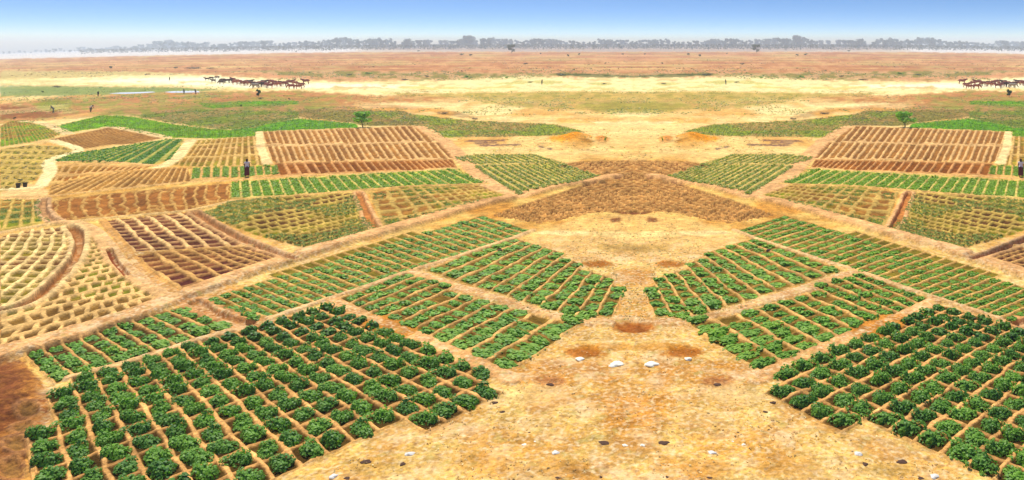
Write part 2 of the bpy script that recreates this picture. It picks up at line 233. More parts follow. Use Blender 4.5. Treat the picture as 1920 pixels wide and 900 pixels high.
# rough dark soil in the near left corner
paint([(0, 674), (45, 676), (60, 700), (92, 735), (95, 790), (60, 830), (40, 900), (30, 1010), (-80, 1010), (-80, 674)], (.40, .20, .075), 3, 4, .9, c2=(.20, .085, .04))
r_ = paint([(0, 680), (35, 690), (40, 760), (0, 800), (-80, 800), (-80, 680)], (.17, .08, .045), 4, 8, .6)
alp[:] = alp * (1 - .6 * ss(95, 60, PXg) * ss(660, 690, PYg))
hgt += ss(95, 60, PXg) * ss(670, 690, PYg) * (n_mid - .5) * .45
paint([(0, 340), (60, 345), (90, 356), (90, 374), (0, 376)], (.82, .55, .28), 1, 2)
hgt += (n_big - .5) * .5 * ss(0, .2, ss(180, 500, PYg) * 1.) * 0
def stroke(pts, hw, c=PATH, up=.18, kind='bund', cin=None, amt=1.0):
    xs = [p[0] for p in pts]; ys = [p[1] for p in pts]
    X, Y = p2w(xs, ys); X = -X                      # mirrored half lives at +U
    # resample smoothly
    T = np.linspace(0, len(pts) - 1, len(pts) * 6); X = np.interp(T, range(len(pts)), X); Y = np.interp(T, range(len(pts)), Y)
    k = np.array([.25, .5, .25])
    for _ in range(4): X[1:-1] = np.convolve(X, k, 'valid'); Y[1:-1] = np.convolve(Y, k, 'valid')
    rows = np.where((Ywr > Y.min() - 4) & (Ywr < Y.max() + 4))[0]
    m = 45
    cols = np.where((PXg.max(0) > min(xs) - m) & (PXg.min(0) < max(xs) + m))[0]
    sl = (slice(rows[0], rows[-1] + 1), slice(cols[0], cols[-1] + 1))
    gx = Xg[sl]; gy = Yg[sl]; d = np.full(gx.shape, 1e9)
    for i in range(len(X) - 1):
        ax, ay, bx, by = X[i], Y[i], X[i + 1], Y[i + 1]; L = (bx - ax) ** 2 + (by - ay) ** 2 + 1e-9
        t = np.clip(((gx - ax) * (bx - ax) + (gy - ay) * (by - ay)) / L, 0, 1)
        d = np.minimum(d, np.hypot(gx - ax - t * (bx - ax), gy - ay - t * (by - ay)))
    d = d + (n_mid[sl] - .5) * hw * .5
    w = ss(hw * 1.25, hw * .8, d) * amt
    cc = mixc(np.broadcast_to(C(c), gx.shape + (3,)), C(c) * .72, ss(.4, .75, n_fin[sl]) * .6)
    col[sl] = mixc(col[sl], cc, w)
    if kind == 'bund': hgt[sl] = hgt[sl] * (1 - w) + up * w * (.8 + .4 * n_mid[sl])
    else:
        wi = ss(hw * .55, hw * .3, d); hgt[sl] = hgt[sl] * (1 - w) + (up * (1 - wi) - .2 * wi) * w
        col[sl] = mixc(col[sl], C(cin), wi * amt)
# ---- plots
def draw_plot(p):
    xs = [a[0] for a in p.poly]; ys = [a[1] for a in p.poly]; m = 6
    rows = np.where((PYg.max(1) > min(ys) - m) & (PYg.min(1) < max(ys) + m))[0]
    cols = np.where((PXg.max(0) > min(xs) - m) & (PXg.min(0) < max(xs) + m))[0]
    sl = (slice(rows[0], rows[-1] + 1), slice(cols[0], cols[-1] + 1))
    x = PXg[sl]; y = PYg[sl]; X = Xg[sl]; Y = Yg[sl]
    r = 1.5 if p.quad or p.fn else 3
    nx = (fbm(x / 9, y / 4, 141, 2) - .5) * r * 2; ny = (fbm(x / 9, y / 4, 143, 2) - .5) * r
    w = sum(inside(p.poly, x + nx + dx, y + ny + dy) for dx, dy in ((0, 0), (1.5, 0), (-1.5, 0), (0, 1), (0, -1))) / 5.
    if p.plants in ('big', 'mid'):
        s, t = happ(p.M, x, y); jx_ = (fbm(X / 1.3, Y / 1.3, 11, 2) - .5) * p.jit * .6
        w = 0
        for da_, db_ in ((0, 0), (.12, 0), (-.12, 0), (0, .12), (0, -.12)):
            ca, cb = happ(p.Mi, (np.floor(s * p.ns + jx_ + da_) + .5) / p.ns, (np.floor(t * p.nt + jx_ + db_) + .5) / p.nt)
            w = w + inside(p.poly, ca, cb) / 5.
    sd_ = abs(hash(p.name.__len__() * 131 + int(sum(xs)))) % 1000
    fl = mixc(np.broadcast_to(C(p.floor), x.shape + (3,)), C(p.mix if p.mix else p.floor), ss(.42, .6, fbm(X / 4.5, Y / 4.5, sd_, 3)))
    fl = fl * (.72 + .56 * fbm(X / .5, Y / .7, sd_ + 5, 2))[..., None]
    if p.quad or p.fn:
        if p.fn: a, b = p.fn(x, y)
        else:
            s, t = happ(p.M, x, y)
            if p.curve: s = s + p.curve / p.ns * 2 * np.sin(t * 3.1)
            a = s * p.ns; b = t * p.nt
        a = a + (fbm(X / 1.3, Y / 1.3, sd_ + 11, 2) - .5) * p.jit
        b = b + (fbm(X / 1.3, Y / 1.3, sd_ + 13, 2) - .5) * p.jit
        if p.name in ('field_e2', 'pit_ground', 'field_g'): a = a + .5 * (np.floor(b) % 2)
        a = a + (fbm(X / .5, Y / .5, sd_ + 21, 2) - .5) * .1; b = b + (fbm(X / .5, Y / .5, sd_ + 23, 2) - .5) * .1
        ia = np.floor(a); ib = np.floor(b)
        wr = 1 + (hash2(ia, ib, sd_) - .5) * .5
        da = np.minimum(a - ia, 1 - a + ia); db = np.minimum(b - ib, 1 - b + ib)
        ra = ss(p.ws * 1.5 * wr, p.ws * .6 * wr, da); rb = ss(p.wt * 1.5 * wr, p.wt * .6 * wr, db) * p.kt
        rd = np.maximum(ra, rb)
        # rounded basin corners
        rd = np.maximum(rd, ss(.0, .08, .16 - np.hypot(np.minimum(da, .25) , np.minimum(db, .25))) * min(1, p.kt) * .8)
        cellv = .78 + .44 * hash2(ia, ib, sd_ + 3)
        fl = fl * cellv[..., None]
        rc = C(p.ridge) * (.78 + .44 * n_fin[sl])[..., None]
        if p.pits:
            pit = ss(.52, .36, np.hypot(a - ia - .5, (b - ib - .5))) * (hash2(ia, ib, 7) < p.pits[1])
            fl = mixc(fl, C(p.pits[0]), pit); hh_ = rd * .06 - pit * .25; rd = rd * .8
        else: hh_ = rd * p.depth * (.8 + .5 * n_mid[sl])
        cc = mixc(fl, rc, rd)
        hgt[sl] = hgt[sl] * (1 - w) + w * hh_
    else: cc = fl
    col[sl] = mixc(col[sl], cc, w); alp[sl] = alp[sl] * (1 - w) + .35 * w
for p in P: draw_plot(p)
# ---- seed beds
for poly in ([(870, 263.5), (946, 261.5), (950, 264), (882, 266.4)], [(886, 267.4), (930, 266.2), (932, 268.6), (892, 270)], [(894, 271), (972, 269.6), (978, 272.4), (902, 274.6)], [(1008, 273), (1022, 275), (1020, 278), (1008, 276)], [(1026, 276.4), (1038, 279), (1034, 282), (1024, 279)]):
    paint(poly, (.14, .10, .09), 1.2, 2.5, .9)
# ---- footpaths, bunds and ditches
stroke([(0, 668), (70, 650), (160, 622), (250, 595), (330, 562), (420, 530), (500, 503), (560, 482), (640, 456), (720, 436), (800, 413), (850, 398), (910, 382), (965, 372), (1040, 352), (1100, 342), (1155, 332)], .75, (.76, .47, .24), .28)
stroke([(130, 712), (250, 678), (372, 640), (470, 610), (620, 562), (700, 534), (768, 510), (860, 482), (960, 449), (1000, 433)], .22, (.78, .53, .28), .12)
stroke([(624, 565), (700, 604), (760, 622), (860, 668), (945, 706), (960, 712)], .42, (.74, .45, .22), .08)
stroke([(700, 600), (735, 612), (752, 622)], .7, (.55, .28, .09), .05)
stroke([(772, 510), (860, 540), (940, 563), (1010, 586), (1090, 602), (1140, 606)], .38, (.76, .48, .24), .08)
stroke([(366, 566), (400, 588), (466, 607)], .7, (.60, .35, .17), .05, 'ditch', cin=(.45, .24, .1))
stroke([(0, 357), (40, 355), (75, 352), (84, 340), (95, 322), (90, 308), (100, 298), (125, 290), (150, 284), (142, 277), (118, 270), (98, 264)], .6, (.96, .78, .44), .1)
stroke([(98, 264), (70, 266)], .3, (.8, .6, .3), .1)
stroke([(40, 228), (70, 229), (100, 238), (128, 252)], .8, (.84, .64, .35), .1)
stroke([(196, 239), (215, 239), (260, 247), (310, 258)], .8, (.84, .62, .34), .1)
stroke([(360, 263), (345, 280), (335, 295), (318, 307), (296, 316)], .7, (.90, .70, .38), .1)
stroke([(486, 248), (488, 275), (498, 300), (502, 308)], .5, (.92, .70, .38), .1)
stroke([(340, 282), (486, 276), (640, 272), (830, 264)], .2, (.74, .50, .26), .1)
stroke([(788, 238), (830, 262), (862, 292), (905, 340), (970, 370)], .9, (.76, .48, .25), .1)
stroke([(100, 305), (180, 303), (296, 312)], .25, (.76, .5, .25), .15)
stroke([(0, 372), (90, 370), (180, 360), (360, 342), (430, 340), (520, 333), (700, 326), (860, 317)], .3, (.72, .48, .23), .14)
stroke([(432, 378), (520, 372), (640, 361), (760, 351), (912, 346)], .28, (.68, .46, .2), .14)
stroke([(84, 374), (78, 390), (88, 408), (108, 418)], .55, (.62, .42, .24), .12, 'ditch', cin=(.5, .33, .18))
stroke([(0, 438), (60, 428), (110, 420), (190, 412), (350, 398), (430, 380)], .3, (.76, .54, .27), .15)
stroke([(110, 420), (150, 422), (180, 438), (200, 462), (216, 490), (240, 515), (280, 540), (325, 562)], .5, (.76, .50, .26), .2)
stroke([(205, 472), (214, 493), (238, 522)], .16, (.24, .09, .04), -.05)
stroke([(132, 428), (146, 440), (150, 460), (142, 485), (122, 512), (96, 540), (66, 566), (30, 582), (0, 588)], .62, (.82, .60, .32), .24, 'ditch', cin=(.36, .19, .08))
stroke([(365, 399), (400, 422), (440, 445), (500, 470), (552, 488)], .55, (.62, .40, .21), .15, 'ditch', cin=(.42, .24, .12))
stroke([(240, 477), (330, 472), (470, 462)], .25, (.60, .38, .16), .12)
stroke([(192, 414), (220, 448), (246, 480), (275, 515), (330, 552)], .25, (.66, .40, .17), .1)
stroke([(672, 362), (682, 385), (694, 415), (706, 430)], .55, (.74, .46, .24), .14, 'ditch', cin=(.46, .24, .1))
# slight roll and fine clods everywhere
hgt += (n_mid - .5) * .06 * ss(250, 420, PYg) + (n_fin - .5) * .07 * ss(380, 600, PYg) + (fbm(Xg / .22, Yg / .22, 19, 2) - .5) * .05 * ss(450, 650, PYg)
hgt += (fbm(Xg / 9, Yg / 9, 201) - .5) * .5 * ss(1000, 1160, PXg) * ss(380, 520, PYg)
lum = (col * np.array([.25, .6, .15])).sum(-1, keepdims=True)
col[:] = np.clip(lum + (col - lum) * 1.16, .004, 1) ** np.array([1.06, 1.18, 1.22])
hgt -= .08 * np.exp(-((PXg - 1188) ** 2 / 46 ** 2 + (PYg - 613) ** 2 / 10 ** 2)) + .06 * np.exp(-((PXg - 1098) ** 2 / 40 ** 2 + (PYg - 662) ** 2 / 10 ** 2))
hgt += .9 * np.exp(-((PXg - 1080) ** 2 / 26 ** 2 + (PYg - 260) ** 2 / 6 ** 2)) + .5 * np.exp(-((PXg - 1128) ** 2 / 12 ** 2 + (PYg - 262) ** 2 / 4 ** 2))

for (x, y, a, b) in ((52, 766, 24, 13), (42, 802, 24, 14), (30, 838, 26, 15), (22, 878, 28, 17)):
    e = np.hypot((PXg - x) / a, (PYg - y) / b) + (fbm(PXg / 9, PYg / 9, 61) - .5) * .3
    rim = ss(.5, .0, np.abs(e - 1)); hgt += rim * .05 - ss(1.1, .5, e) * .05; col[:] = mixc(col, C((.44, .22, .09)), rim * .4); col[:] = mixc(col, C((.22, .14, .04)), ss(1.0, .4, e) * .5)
def ground_h(px, py):
    """relief height above the base plain at a photo position (either half)"""
    x = PX0 - abs(px - PX0); u = (PX0 - x) / F
    Y = float(p2w(x, py)[1]); q_ = PY0 + F * H / Y
    i = int(np.clip(round((q_ - 85.6) / RS) + 1, 0, hgt.shape[0] - 1)); j = int(np.clip(round(u / (us[1] - us[0])), 0, hgt.shape[1] - 1))
    return float(hgt[i, j])
def place(px, py):
    X, Y = p2w(px, py); X = float(X); Y = float(Y)
    return Vector((X, Y, float(zbase(X, Y)) + ground_h(px, py)))

# assemble one sheet: fine left, fine right, coarse outer columns, rows behind the camera
jr = int(.68 / (us[1] - us[0]))
uu = np.concatenate([-us[::-1], us[1:jr]])
def full(a): return np.concatenate([a[:, ::-1], a[:, 1:jr]], 1)
colF = full(col); alpF = full(alp); hF = full(hgt)
near = [14, 8, 0, -30, -200]
Yrows = np.concatenate([Ywr, near])
nr0 = len(Ywr); W = np.maximum(Yrows, 12.0)
Xf = uu[None, :] * W[:, None]; Yf = np.repeat(Yrows[:, None], len(uu), 1)
def padrows(a): return np.concatenate([a] + [a[-1:]] * len(near), 0)
hF = padrows(hF); colF = padrows(colF); alpF = padrows(alpF)
for k in range(len(near)):
    hF[nr0 + k] = 0; colF[nr0 + k] = C(SAND); alpF[nr0 + k] = 1
outs = [.01, .05, .15, .4, 1.0]
def outer(sign, edge):
    e = Xf[:, edge]; return np.stack([e + (sign * 4400 - e) * k for k in outs], 1)
L_ = outer(-1, 0)[:, ::-1]; R_ = outer(1, -1)
Xa = np.concatenate([L_, Xf, R_], 1); Ya = np.repeat(Yrows[:, None], Xa.shape[1], 1)
n_o = len(outs)
ec = np.repeat(colF[:, :1], n_o, 1); er = np.repeat(colF[:, -1:], n_o, 1)
colA = np.concatenate([ec, colF, er], 1); alA = np.concatenate([np.ones(L_.shape), alpF, np.ones(R_.shape)], 1)
hA = np.concatenate([np.zeros(L_.shape), hF, np.zeros(R_.shape)], 1)
Za = zbase(Xa, Ya) + hA
nR, nC = Xa.shape
def grid_mesh(name, X, Y, Z):
    nR, nC = X.shape
    v = np.stack([X, Y, Z], -1).reshape(-1, 3).astype(np.float32)
    idx = np.arange(nR * nC).reshape(nR, nC)
    f = np.stack([idx[1:, :-1], idx[1:, 1:], idx[:-1, 1:], idx[:-1, :-1]], -1).reshape(-1, 4).astype(np.int32)
    return fast_mesh(name, v, f)
def fast_mesh(name, v, f, smooth=True):
    me = bpy.data.meshes.new(name); n = f.shape[1]
    me.vertices.add(len(v)); me.vertices.foreach_set('co', np.ascontiguousarray(v, np.float32).ravel())
    me.loops.add(f.size); me.loops.foreach_set('vertex_index', np.ascontiguousarray(f, np.int32).ravel())
    me.polygons.add(len(f)); me.polygons.foreach_set('loop_start', np.arange(0, f.size, n, dtype=np.int32))
    me.polygons.foreach_set('use_smooth', np.full(len(f), smooth))
    me.update(calc_edges=True)
    return me
def set_col(me, c, a, name='soil_colour'):
    at = me.color_attributes.new(name, 'FLOAT_COLOR', 'POINT')
    d = np.concatenate([c.reshape(-1, 3), a.reshape(-1, 1)], 1).astype(np.float32)
    at.data.foreach_set('color', d.ravel())

# ------------------------------------------------------------------ materials
def N(t, kind, **k):
    n = t.nodes.new(kind)
    for a, b in k.items(): setattr(n, a, b)
    return n
def mat(name, color=(.5, .5, .5), rough=.9, spec=.1, noise=0, nscale=5):
    m = bpy.data.materials.new(name); m.use_nodes = True; t = m.node_tree; b = t.nodes['Principled BSDF']
    b.inputs['Base Color'].default_value = (*color, 1); b.inputs['Roughness'].default_value = rough; b.inputs['Specular IOR Level'].default_value = spec
    if noise:
        g = N(t, 'ShaderNodeTexCoord'); n = N(t, 'ShaderNodeTexNoise'); n.inputs['Scale'].default_value = nscale; t.links.new(g.outputs['Object'], n.inputs['Vector'])
        mr = N(t, 'ShaderNodeMapRange'); mr.inputs[3].default_value = 1 - noise; mr.inputs[4].default_value = 1 + noise; t.links.new(n.outputs[0], mr.inputs[0])
        mx = N(t, 'ShaderNodeVectorMath', operation='SCALE'); mx.inputs[0].default_value = color; t.links.new(mr.outputs[0], mx.inputs['Scale']); t.links.new(mx.outputs[0], b.inputs['Base Color'])
    return m
def ground_mat():
    m = bpy.data.materials.new('farmland_soil'); m.use_nodes = True; t = m.node_tree; b = t.nodes['Principled BSDF']
    b.inputs['Roughness'].default_value = .95; b.inputs['Specular IOR Level'].default_value = .05
    at = N(t, 'ShaderNodeAttribute', attribute_name='soil_colour'); g = N(t, 'ShaderNodeTexCoord')
    cur = at.outputs['Color']
    def noise(sc, det, lo, hi, frm=(.3, .7)):
        n = N(t, 'ShaderNodeTexNoise'); n.inputs['Scale'].default_value = sc; n.inputs['Detail'].default_value = det; t.links.new(g.outputs['Object'], n.inputs['Vector'])
        r = N(t, 'ShaderNodeMapRange'); r.inputs[1].default_value = frm[0]; r.inputs[2].default_value = frm[1]; r.inputs[3].default_value = lo; r.inputs[4].default_value = hi
        t.links.new(n.outputs[0], r.inputs[0]); return r.outputs[0]
    for sc, lo, hi in ((.12, .9, 1.09), (.35, .8, 1.16), (1.7, .7, 1.24), (7, .72, 1.28), (26, .78, 1.22)):
        s = N(t, 'ShaderNodeVectorMath', operation='SCALE'); t.links.new(cur, s.inputs[0]); t.links.new(noise(sc, 3, lo, hi), s.inputs['Scale']); cur = s.outputs[0]
    # straw coloured and brown litter flecks on the open ground (alpha)
    for sc, c, frm, k in ((.45, (.50, .24, .08, 1), (.48, .68), .6), (.7, (.84, .60, .30, 1), (.52, .7), .6), (5.2, (.92, .70, .38, 1), (.48, .74), .75), (4.3, (.30, .13, .04, 1), (.52, .76), .75), (2.1, (.50, .40, .10, 1), (.56, .70), .5)):
        f = noise(sc, 4, 0, k, frm); mu = N(t, 'ShaderNodeMath', operation='MULTIPLY'); t.links.new(f, mu.inputs[0])
        a2 = N(t, 'ShaderNodeMapRange'); a2.inputs[1].default_value = .4; t.links.new(at.outputs['Alpha'], a2.inputs[0]); t.links.new(a2.outputs[0], mu.inputs[1])
        mx = N(t, 'ShaderNodeMix', data_type='RGBA'); t.links.new(mu.outputs[0], mx.inputs[0]); t.links.new(cur, mx.inputs[6]); mx.inputs[7].default_value = c; cur = mx.outputs[2]
    t.links.new(cur, b.inputs['Base Color'])
    n = N(t, 'ShaderNodeTexNoise'); n.inputs['Scale'].default_value = 9; n.inputs['Detail'].default_value = 4; t.links.new(g.outputs['Object'], n.inputs['Vector'])
    bp = N(t, 'ShaderNodeBump'); bp.inputs['Strength'].default_value = .9; bp.inputs['Distance'].default_value = .06; t.links.new(n.outputs[0], bp.inputs['Height']); t.links.new(bp.outputs[0], b.inputs['Normal'])
    return m
def leaf_mat(name, c, c2=None, trans=.35, attr=False):
    m = bpy.data.materials.new(name); m.use_nodes = True; t = m.node_tree; b = t.nodes['Principled BSDF']; out = t.nodes['Material Output']
    b.inputs['Roughness'].default_value = .5; b.inputs['Specular IOR Level'].default_value = .3
    if attr: at = N(t, 'ShaderNodeAttribute', attribute_name='leaf_colour'); cur = at.outputs['Color']
    else:
        at = N(t, 'ShaderNodeAttribute', attribute_name='tint'); oi = N(t, 'ShaderNodeObjectInfo')
        ad = N(t, 'ShaderNodeMath', operation='ADD'); t.links.new(at.outputs['Fac'], ad.inputs[0])
        ml = N(t, 'ShaderNodeMath', operation='MULTIPLY'); ml.inputs[1].default_value = .45; t.links.new(oi.outputs['Random'], ml.inputs[0]); t.links.new(ml.outputs[0], ad.inputs[1])
        mx = N(t, 'ShaderNodeMix', data_type='RGBA'); mx.inputs[6].default_value = (*c, 1); mx.inputs[7].default_value = (*(c2 or c), 1); t.links.new(ad.outputs[0], mx.inputs[0]); cur = mx.outputs[2]
    t.links.new(cur, b.inputs['Base Color'])
    tr = N(t, 'ShaderNodeBsdfTranslucent'); sc = N(t, 'ShaderNodeVectorMath', operation='MULTIPLY'); sc.inputs[1].default_value = (1.1, 1.5, .5); t.links.new(cur, sc.inputs[0]); t.links.new(sc.outputs[0], tr.inputs[0])
    ms = N(t, 'ShaderNodeMixShader'); ms.inputs[0].default_value = trans; t.links.new(b.outputs[0], ms.inputs[1]); t.links.new(tr.outputs[0], ms.inputs[2]); t.links.new(ms.outputs[0], out.inputs[0])
    return m
M_GROUND = ground_mat()
M_VEG = leaf_mat('vegetable_leaves', (.04, .155, .016), (.27, .48, .045))
M_VEG2 = leaf_mat('young_vegetable_leaves', (.12, .29, .022), (.34, .52, .05))
M_STUFF = leaf_mat('crop_leaves', (0, 0, 0), attr=True, trans=.3)
M_TREE = leaf_mat('tree_leaves', (.04, .075, .022), (.08, .12, .035), trans=.3)
M_SHRUB = leaf_mat('shrub_leaves', (.05, .075, .02), (.10, .13, .03), trans=.2)
M_BUSH = leaf_mat('bush_leaves', (.20, .40, .03), (.30, .50, .05), trans=.4)
M_DRY = leaf_mat('dry_brush', (.14, .09, .03), (.22, .14, .05), trans=.1)
M_BARK = mat('bark', (.11, .08, .055), noise=.3)

# ------------------------------------------------------------------ object helpers
def link(o, parent=None):
    SC.collection.objects.link(o)
    if parent: o.parent = parent
    return o
def ob(name, me, m=None, parent=None):
    o = bpy.data.objects.new(name, me)
    if m and len(me.materials) == 0: me.materials.append(m)
    return link(o, parent)
def tag(o, label=None, cat=None, group=None, kind=None):
    for k, v in (('label', label), ('category', cat), ('group', group), ('kind', kind)):
        if v: o[k] = v
    return o
def empty(name, loc=(0, 0, 0), rz=0):
    o = bpy.data.objects.new(name, None); o.empty_display_size = .3; link(o); o.location = loc; o.rotation_euler = (0, 0, rz); return o
def copy_tree(o, parent=None):
    c = o.copy(); link(c); c.parent = parent
    for k in o.children: copy_tree(k, c)
    return c
_o1 = 'first second third fourth fifth sixth seventh eighth ninth tenth eleventh twelfth thirteenth fourteenth fifteenth sixteenth seventeenth eighteenth nineteenth'.split()
_t = {2: 'twent', 3: 'thirt', 4: 'fort', 5: 'fift', 6: 'sixt', 7: 'sevent', 8: 'eight', 9: 'ninet'}
def ordn(n):
    if n < 20: return _o1[n - 1]
    if n >= 100: return 'hundredth' if n == 100 else 'hundred and ' + ordn(n - 100)
    return _t[n // 10] + ('ieth' if n % 10 == 0 else 'y-' + _o1[n % 10 - 1])

me = grid_mesh('ground', Xa, Ya, Za); set_col(me, colA, alA)
gr = ob('ground', me, M_GROUND); tag(gr, 'dry sandy plain divided into irrigated plots with earth bunds', kind='structure')

# two shallow pools on the far river bed
def pool(pts):
    v = [place(x, y) + Vector((0, 0, .03)) for x, y in pts]
    me = bpy.data.meshes.new('pool'); me.from_pydata([tuple(a) for a in v], [], [list(range(len(v)))]); me.update(); return me
M_WATER = mat('water', (.25, .28, .27), .3, .5)
M_WATER.node_tree.nodes['Principled BSDF'].inputs['Metallic'].default_value = .15
M_WATER.node_tree.nodes['Principled BSDF'].inputs['Base Color'].default_value = (.72, .70, .66, 1)
for pts, lb in (([(203, 175.4), (225, 173.6), (262, 172.6), (286, 171.8), (292, 173), (270, 174.8), (235, 176.2)], 'left pale shallow pool on the far flat'), ([(308, 172.6), (325, 171), (352, 170.2), (372, 170.6), (375, 173.2), (350, 174), (322, 174.2)], 'right pale shallow pool on the far flat')):
    o = ob('water', pool(pts), M_WATER); tag(o, lb, kind='structure')

# ------------------------------------------------------------------ leaf clumps
def leaves(rs, pos, nor, size, asp=.6, bend=.25):
    """pos, nor: (n,3); returns verts (n*6,3), quads (n*2,4)"""
    n = len(pos); nor = nor / (np.linalg.norm(nor, axis=1, keepdims=True) + 1e-9)
    r = rs.normal(size=(n, 3)); a = np.cross(nor, r); a /= np.linalg.norm(a, axis=1, keepdims=True) + 1e-9; b = np.cross(nor, a)
    L = (size * (0.7 + .6 * rs.random(n)))[:, None]; w = L * asp
    p0 = pos - a * L * .5; p2 = pos + a * L * .5 - nor * L * bend; pm = pos + nor * L * bend * .4
    v = np.stack([p0 - b * w * .25, p0 + b * w * .25, pm + b * w * .5, pm - b * w * .5, p2 + b * w * .22, p2 - b * w * .22], 1)
    k = np.arange(n)[:, None] * 6
    f = np.concatenate([k + np.array([0, 1, 2, 3]), k + np.array([3, 2, 4, 5])], 0)
    return v.reshape(-1, 3), f
def clump(seed, n=260, size=.11, hgt_=.34, mounds=4):
    rs = np.random.RandomState(seed)
    cx = (rs.random(mounds) - .5) * .62; cy = (rs.random(mounds) - .5) * .56; rr = .2 + .12 * rs.random(mounds); hz = hgt_ * (.75 + .5 * rs.random(mounds))
    cx = np.append(cx, 0); cy = np.append(cy, 0); rr = np.append(rr, .36); hz = np.append(hz, hgt_ * .7)
    k = rs.randint(0, mounds + 1, n); th = rs.random(n) * 6.283; ph = np.arccos(rs.random(n) * .97); rad = (.72 + .34 * rs.random(n))
    d = np.stack([np.sin(ph) * np.cos(th), np.sin(ph) * np.sin(th), np.cos(ph)], 1)
    pos = np.stack([cx[k] + d[:, 0] * rr[k] * rad, cy[k] + d[:, 1] * rr[k] * rad, d[:, 2] * hz[k] * rad + .02], 1)
    pos[:, 0] = np.clip(pos[:, 0], -.54, .54); pos[:, 1] = np.clip(pos[:, 1], -.54, .54)
    nor = d * np.array([1, 1, 1.6]) + rs.normal(size=(n, 3)) * .45
    v, f = leaves(rs, pos, nor, np.full(n, size), .75)
    t = np.repeat(rs.random(n) * .6, 6)
    return v, f, t
def leaf_mesh(name, v, f, t, m):
    me = fast_mesh(name, v, f, False); me.materials.append(m)
    a = me.attributes.new('tint', 'FLOAT', 'POINT'); a.data.foreach_set('value', np.asarray(t, np.float32)); return me
BIG = [leaf_mesh('vegetable_clump', *clump(100 + i, 420, .105, .36, 4 + i % 4), M_VEG) for i in range(10)]
BIG2 = [leaf_mesh('vegetable_clump', *clump(200 + i, 240, .15, .36, 5 + i % 3), M_VEG2) for i in range(6)]
SMALL = [clump(300 + i, 95, .2, .34, 4) for i in range(8)]
rnd = random.Random(7)
cells = []     # (Y, X, px, py, width, depth, angle, plot, column, row, side, density)
PLANTED = {'front': ('dark green leafy clump', 'front plot'), 'front_left_edge': ('dark', 'front plot'), 'strip': ('mid', ''), 'strip_right': ('mid', ''), 'middle': ('', ''), 'far_middle': ('', '')}
for p in P:
    if p.plants not in ('big', 'mid'): continue
    for i in range(-4 if p.name == 'front' else 0, p.ns):
        for j in range(0, p.nt + (2 if p.name == 'front' else 0)):
            s = (i + .5) / p.ns; t = (j + .5) / p.nt
            x, y = happ(p.Mi, s, t)
            if y > 945 or not inside(p.poly, np.array([x]), np.array([y]))[0]: continue
            X, Y = p2w(x, y); x2, y2 = happ(p.Mi, (i + 1.5) / p.ns, t); x3, y3 = happ(p.Mi, s, (j + 1.5) / p.nt)
            A = np.array(p2w(x2, y2)) - np.array([X, Y]); B = np.array(p2w(x3, y3)) - np.array([X, Y])
            if p.name != 'front' and rnd.random() < .015: continue
            for side in (0, 1):
                sx = x if side == 0 else 2 * PX0 - x
                if sx > 1960 or sx < -60: continue
                cells.append(dict(Y=float(Y), X=float(X) * (1 if side == 0 else -1), px=sx, py=float(y), w=np.linalg.norm(A), d=np.linalg.norm(B),
                                  ang=math.atan2(A[1], A[0] * (1 if side == 0 else -1)), plot=p, i=i, j=j, side=side))
print('cells', len(cells), {p.name: (round(c['w'], 2), round(c['d'], 2)) for p in P for c in cells if c['plot'] is p})
def frac_in(c): return -12 < c['px'] < 1932 and c['py'] < 912
vis = sorted([c for c in cells if frac_in(c)], key=lambda c: -c['w'] * c['d'] * (1 if c['plot'].name == 'front' else .8) / c['Y'] ** 3)
for c in vis[:300]: c['ind'] = True
WH = {('front', 0): 'left front plot', ('front', 1): 'right front plot', ('strip', 0): 'left narrow strip', ('middle', 0): 'left middle plot', ('middle', 1): 'right middle plot',
      ('far_middle', 0): 'left plot by central sand', ('far_middle', 1): 'right plot by central sand', ('strip_right', 0): 'left strip below path', ('strip_right', 1): 'right strip below path', ('strip', 1): 'right narrow strip'}
from collections import defaultdict
ranks = defaultdict(list)
for c in vis: ranks[(c['plot'].name, c['side'], c['i'])].append(c['j'])
colsof = defaultdict(set)
for c in vis: colsof[(c['plot'].name, c['side'])].add(c['i'])
sv, sf, sc_ = [], [], []; nv = 0
def add_stuff(v, f, colr):
    global nv
    sv.append(v); sf.append(f + nv); sc_.append(colr); nv += len(v)
G_MID = np.array((.14, .32, .022)); G_LT = np.array((.34, .48, .04)); G_DK = np.array((.055, .17, .015))
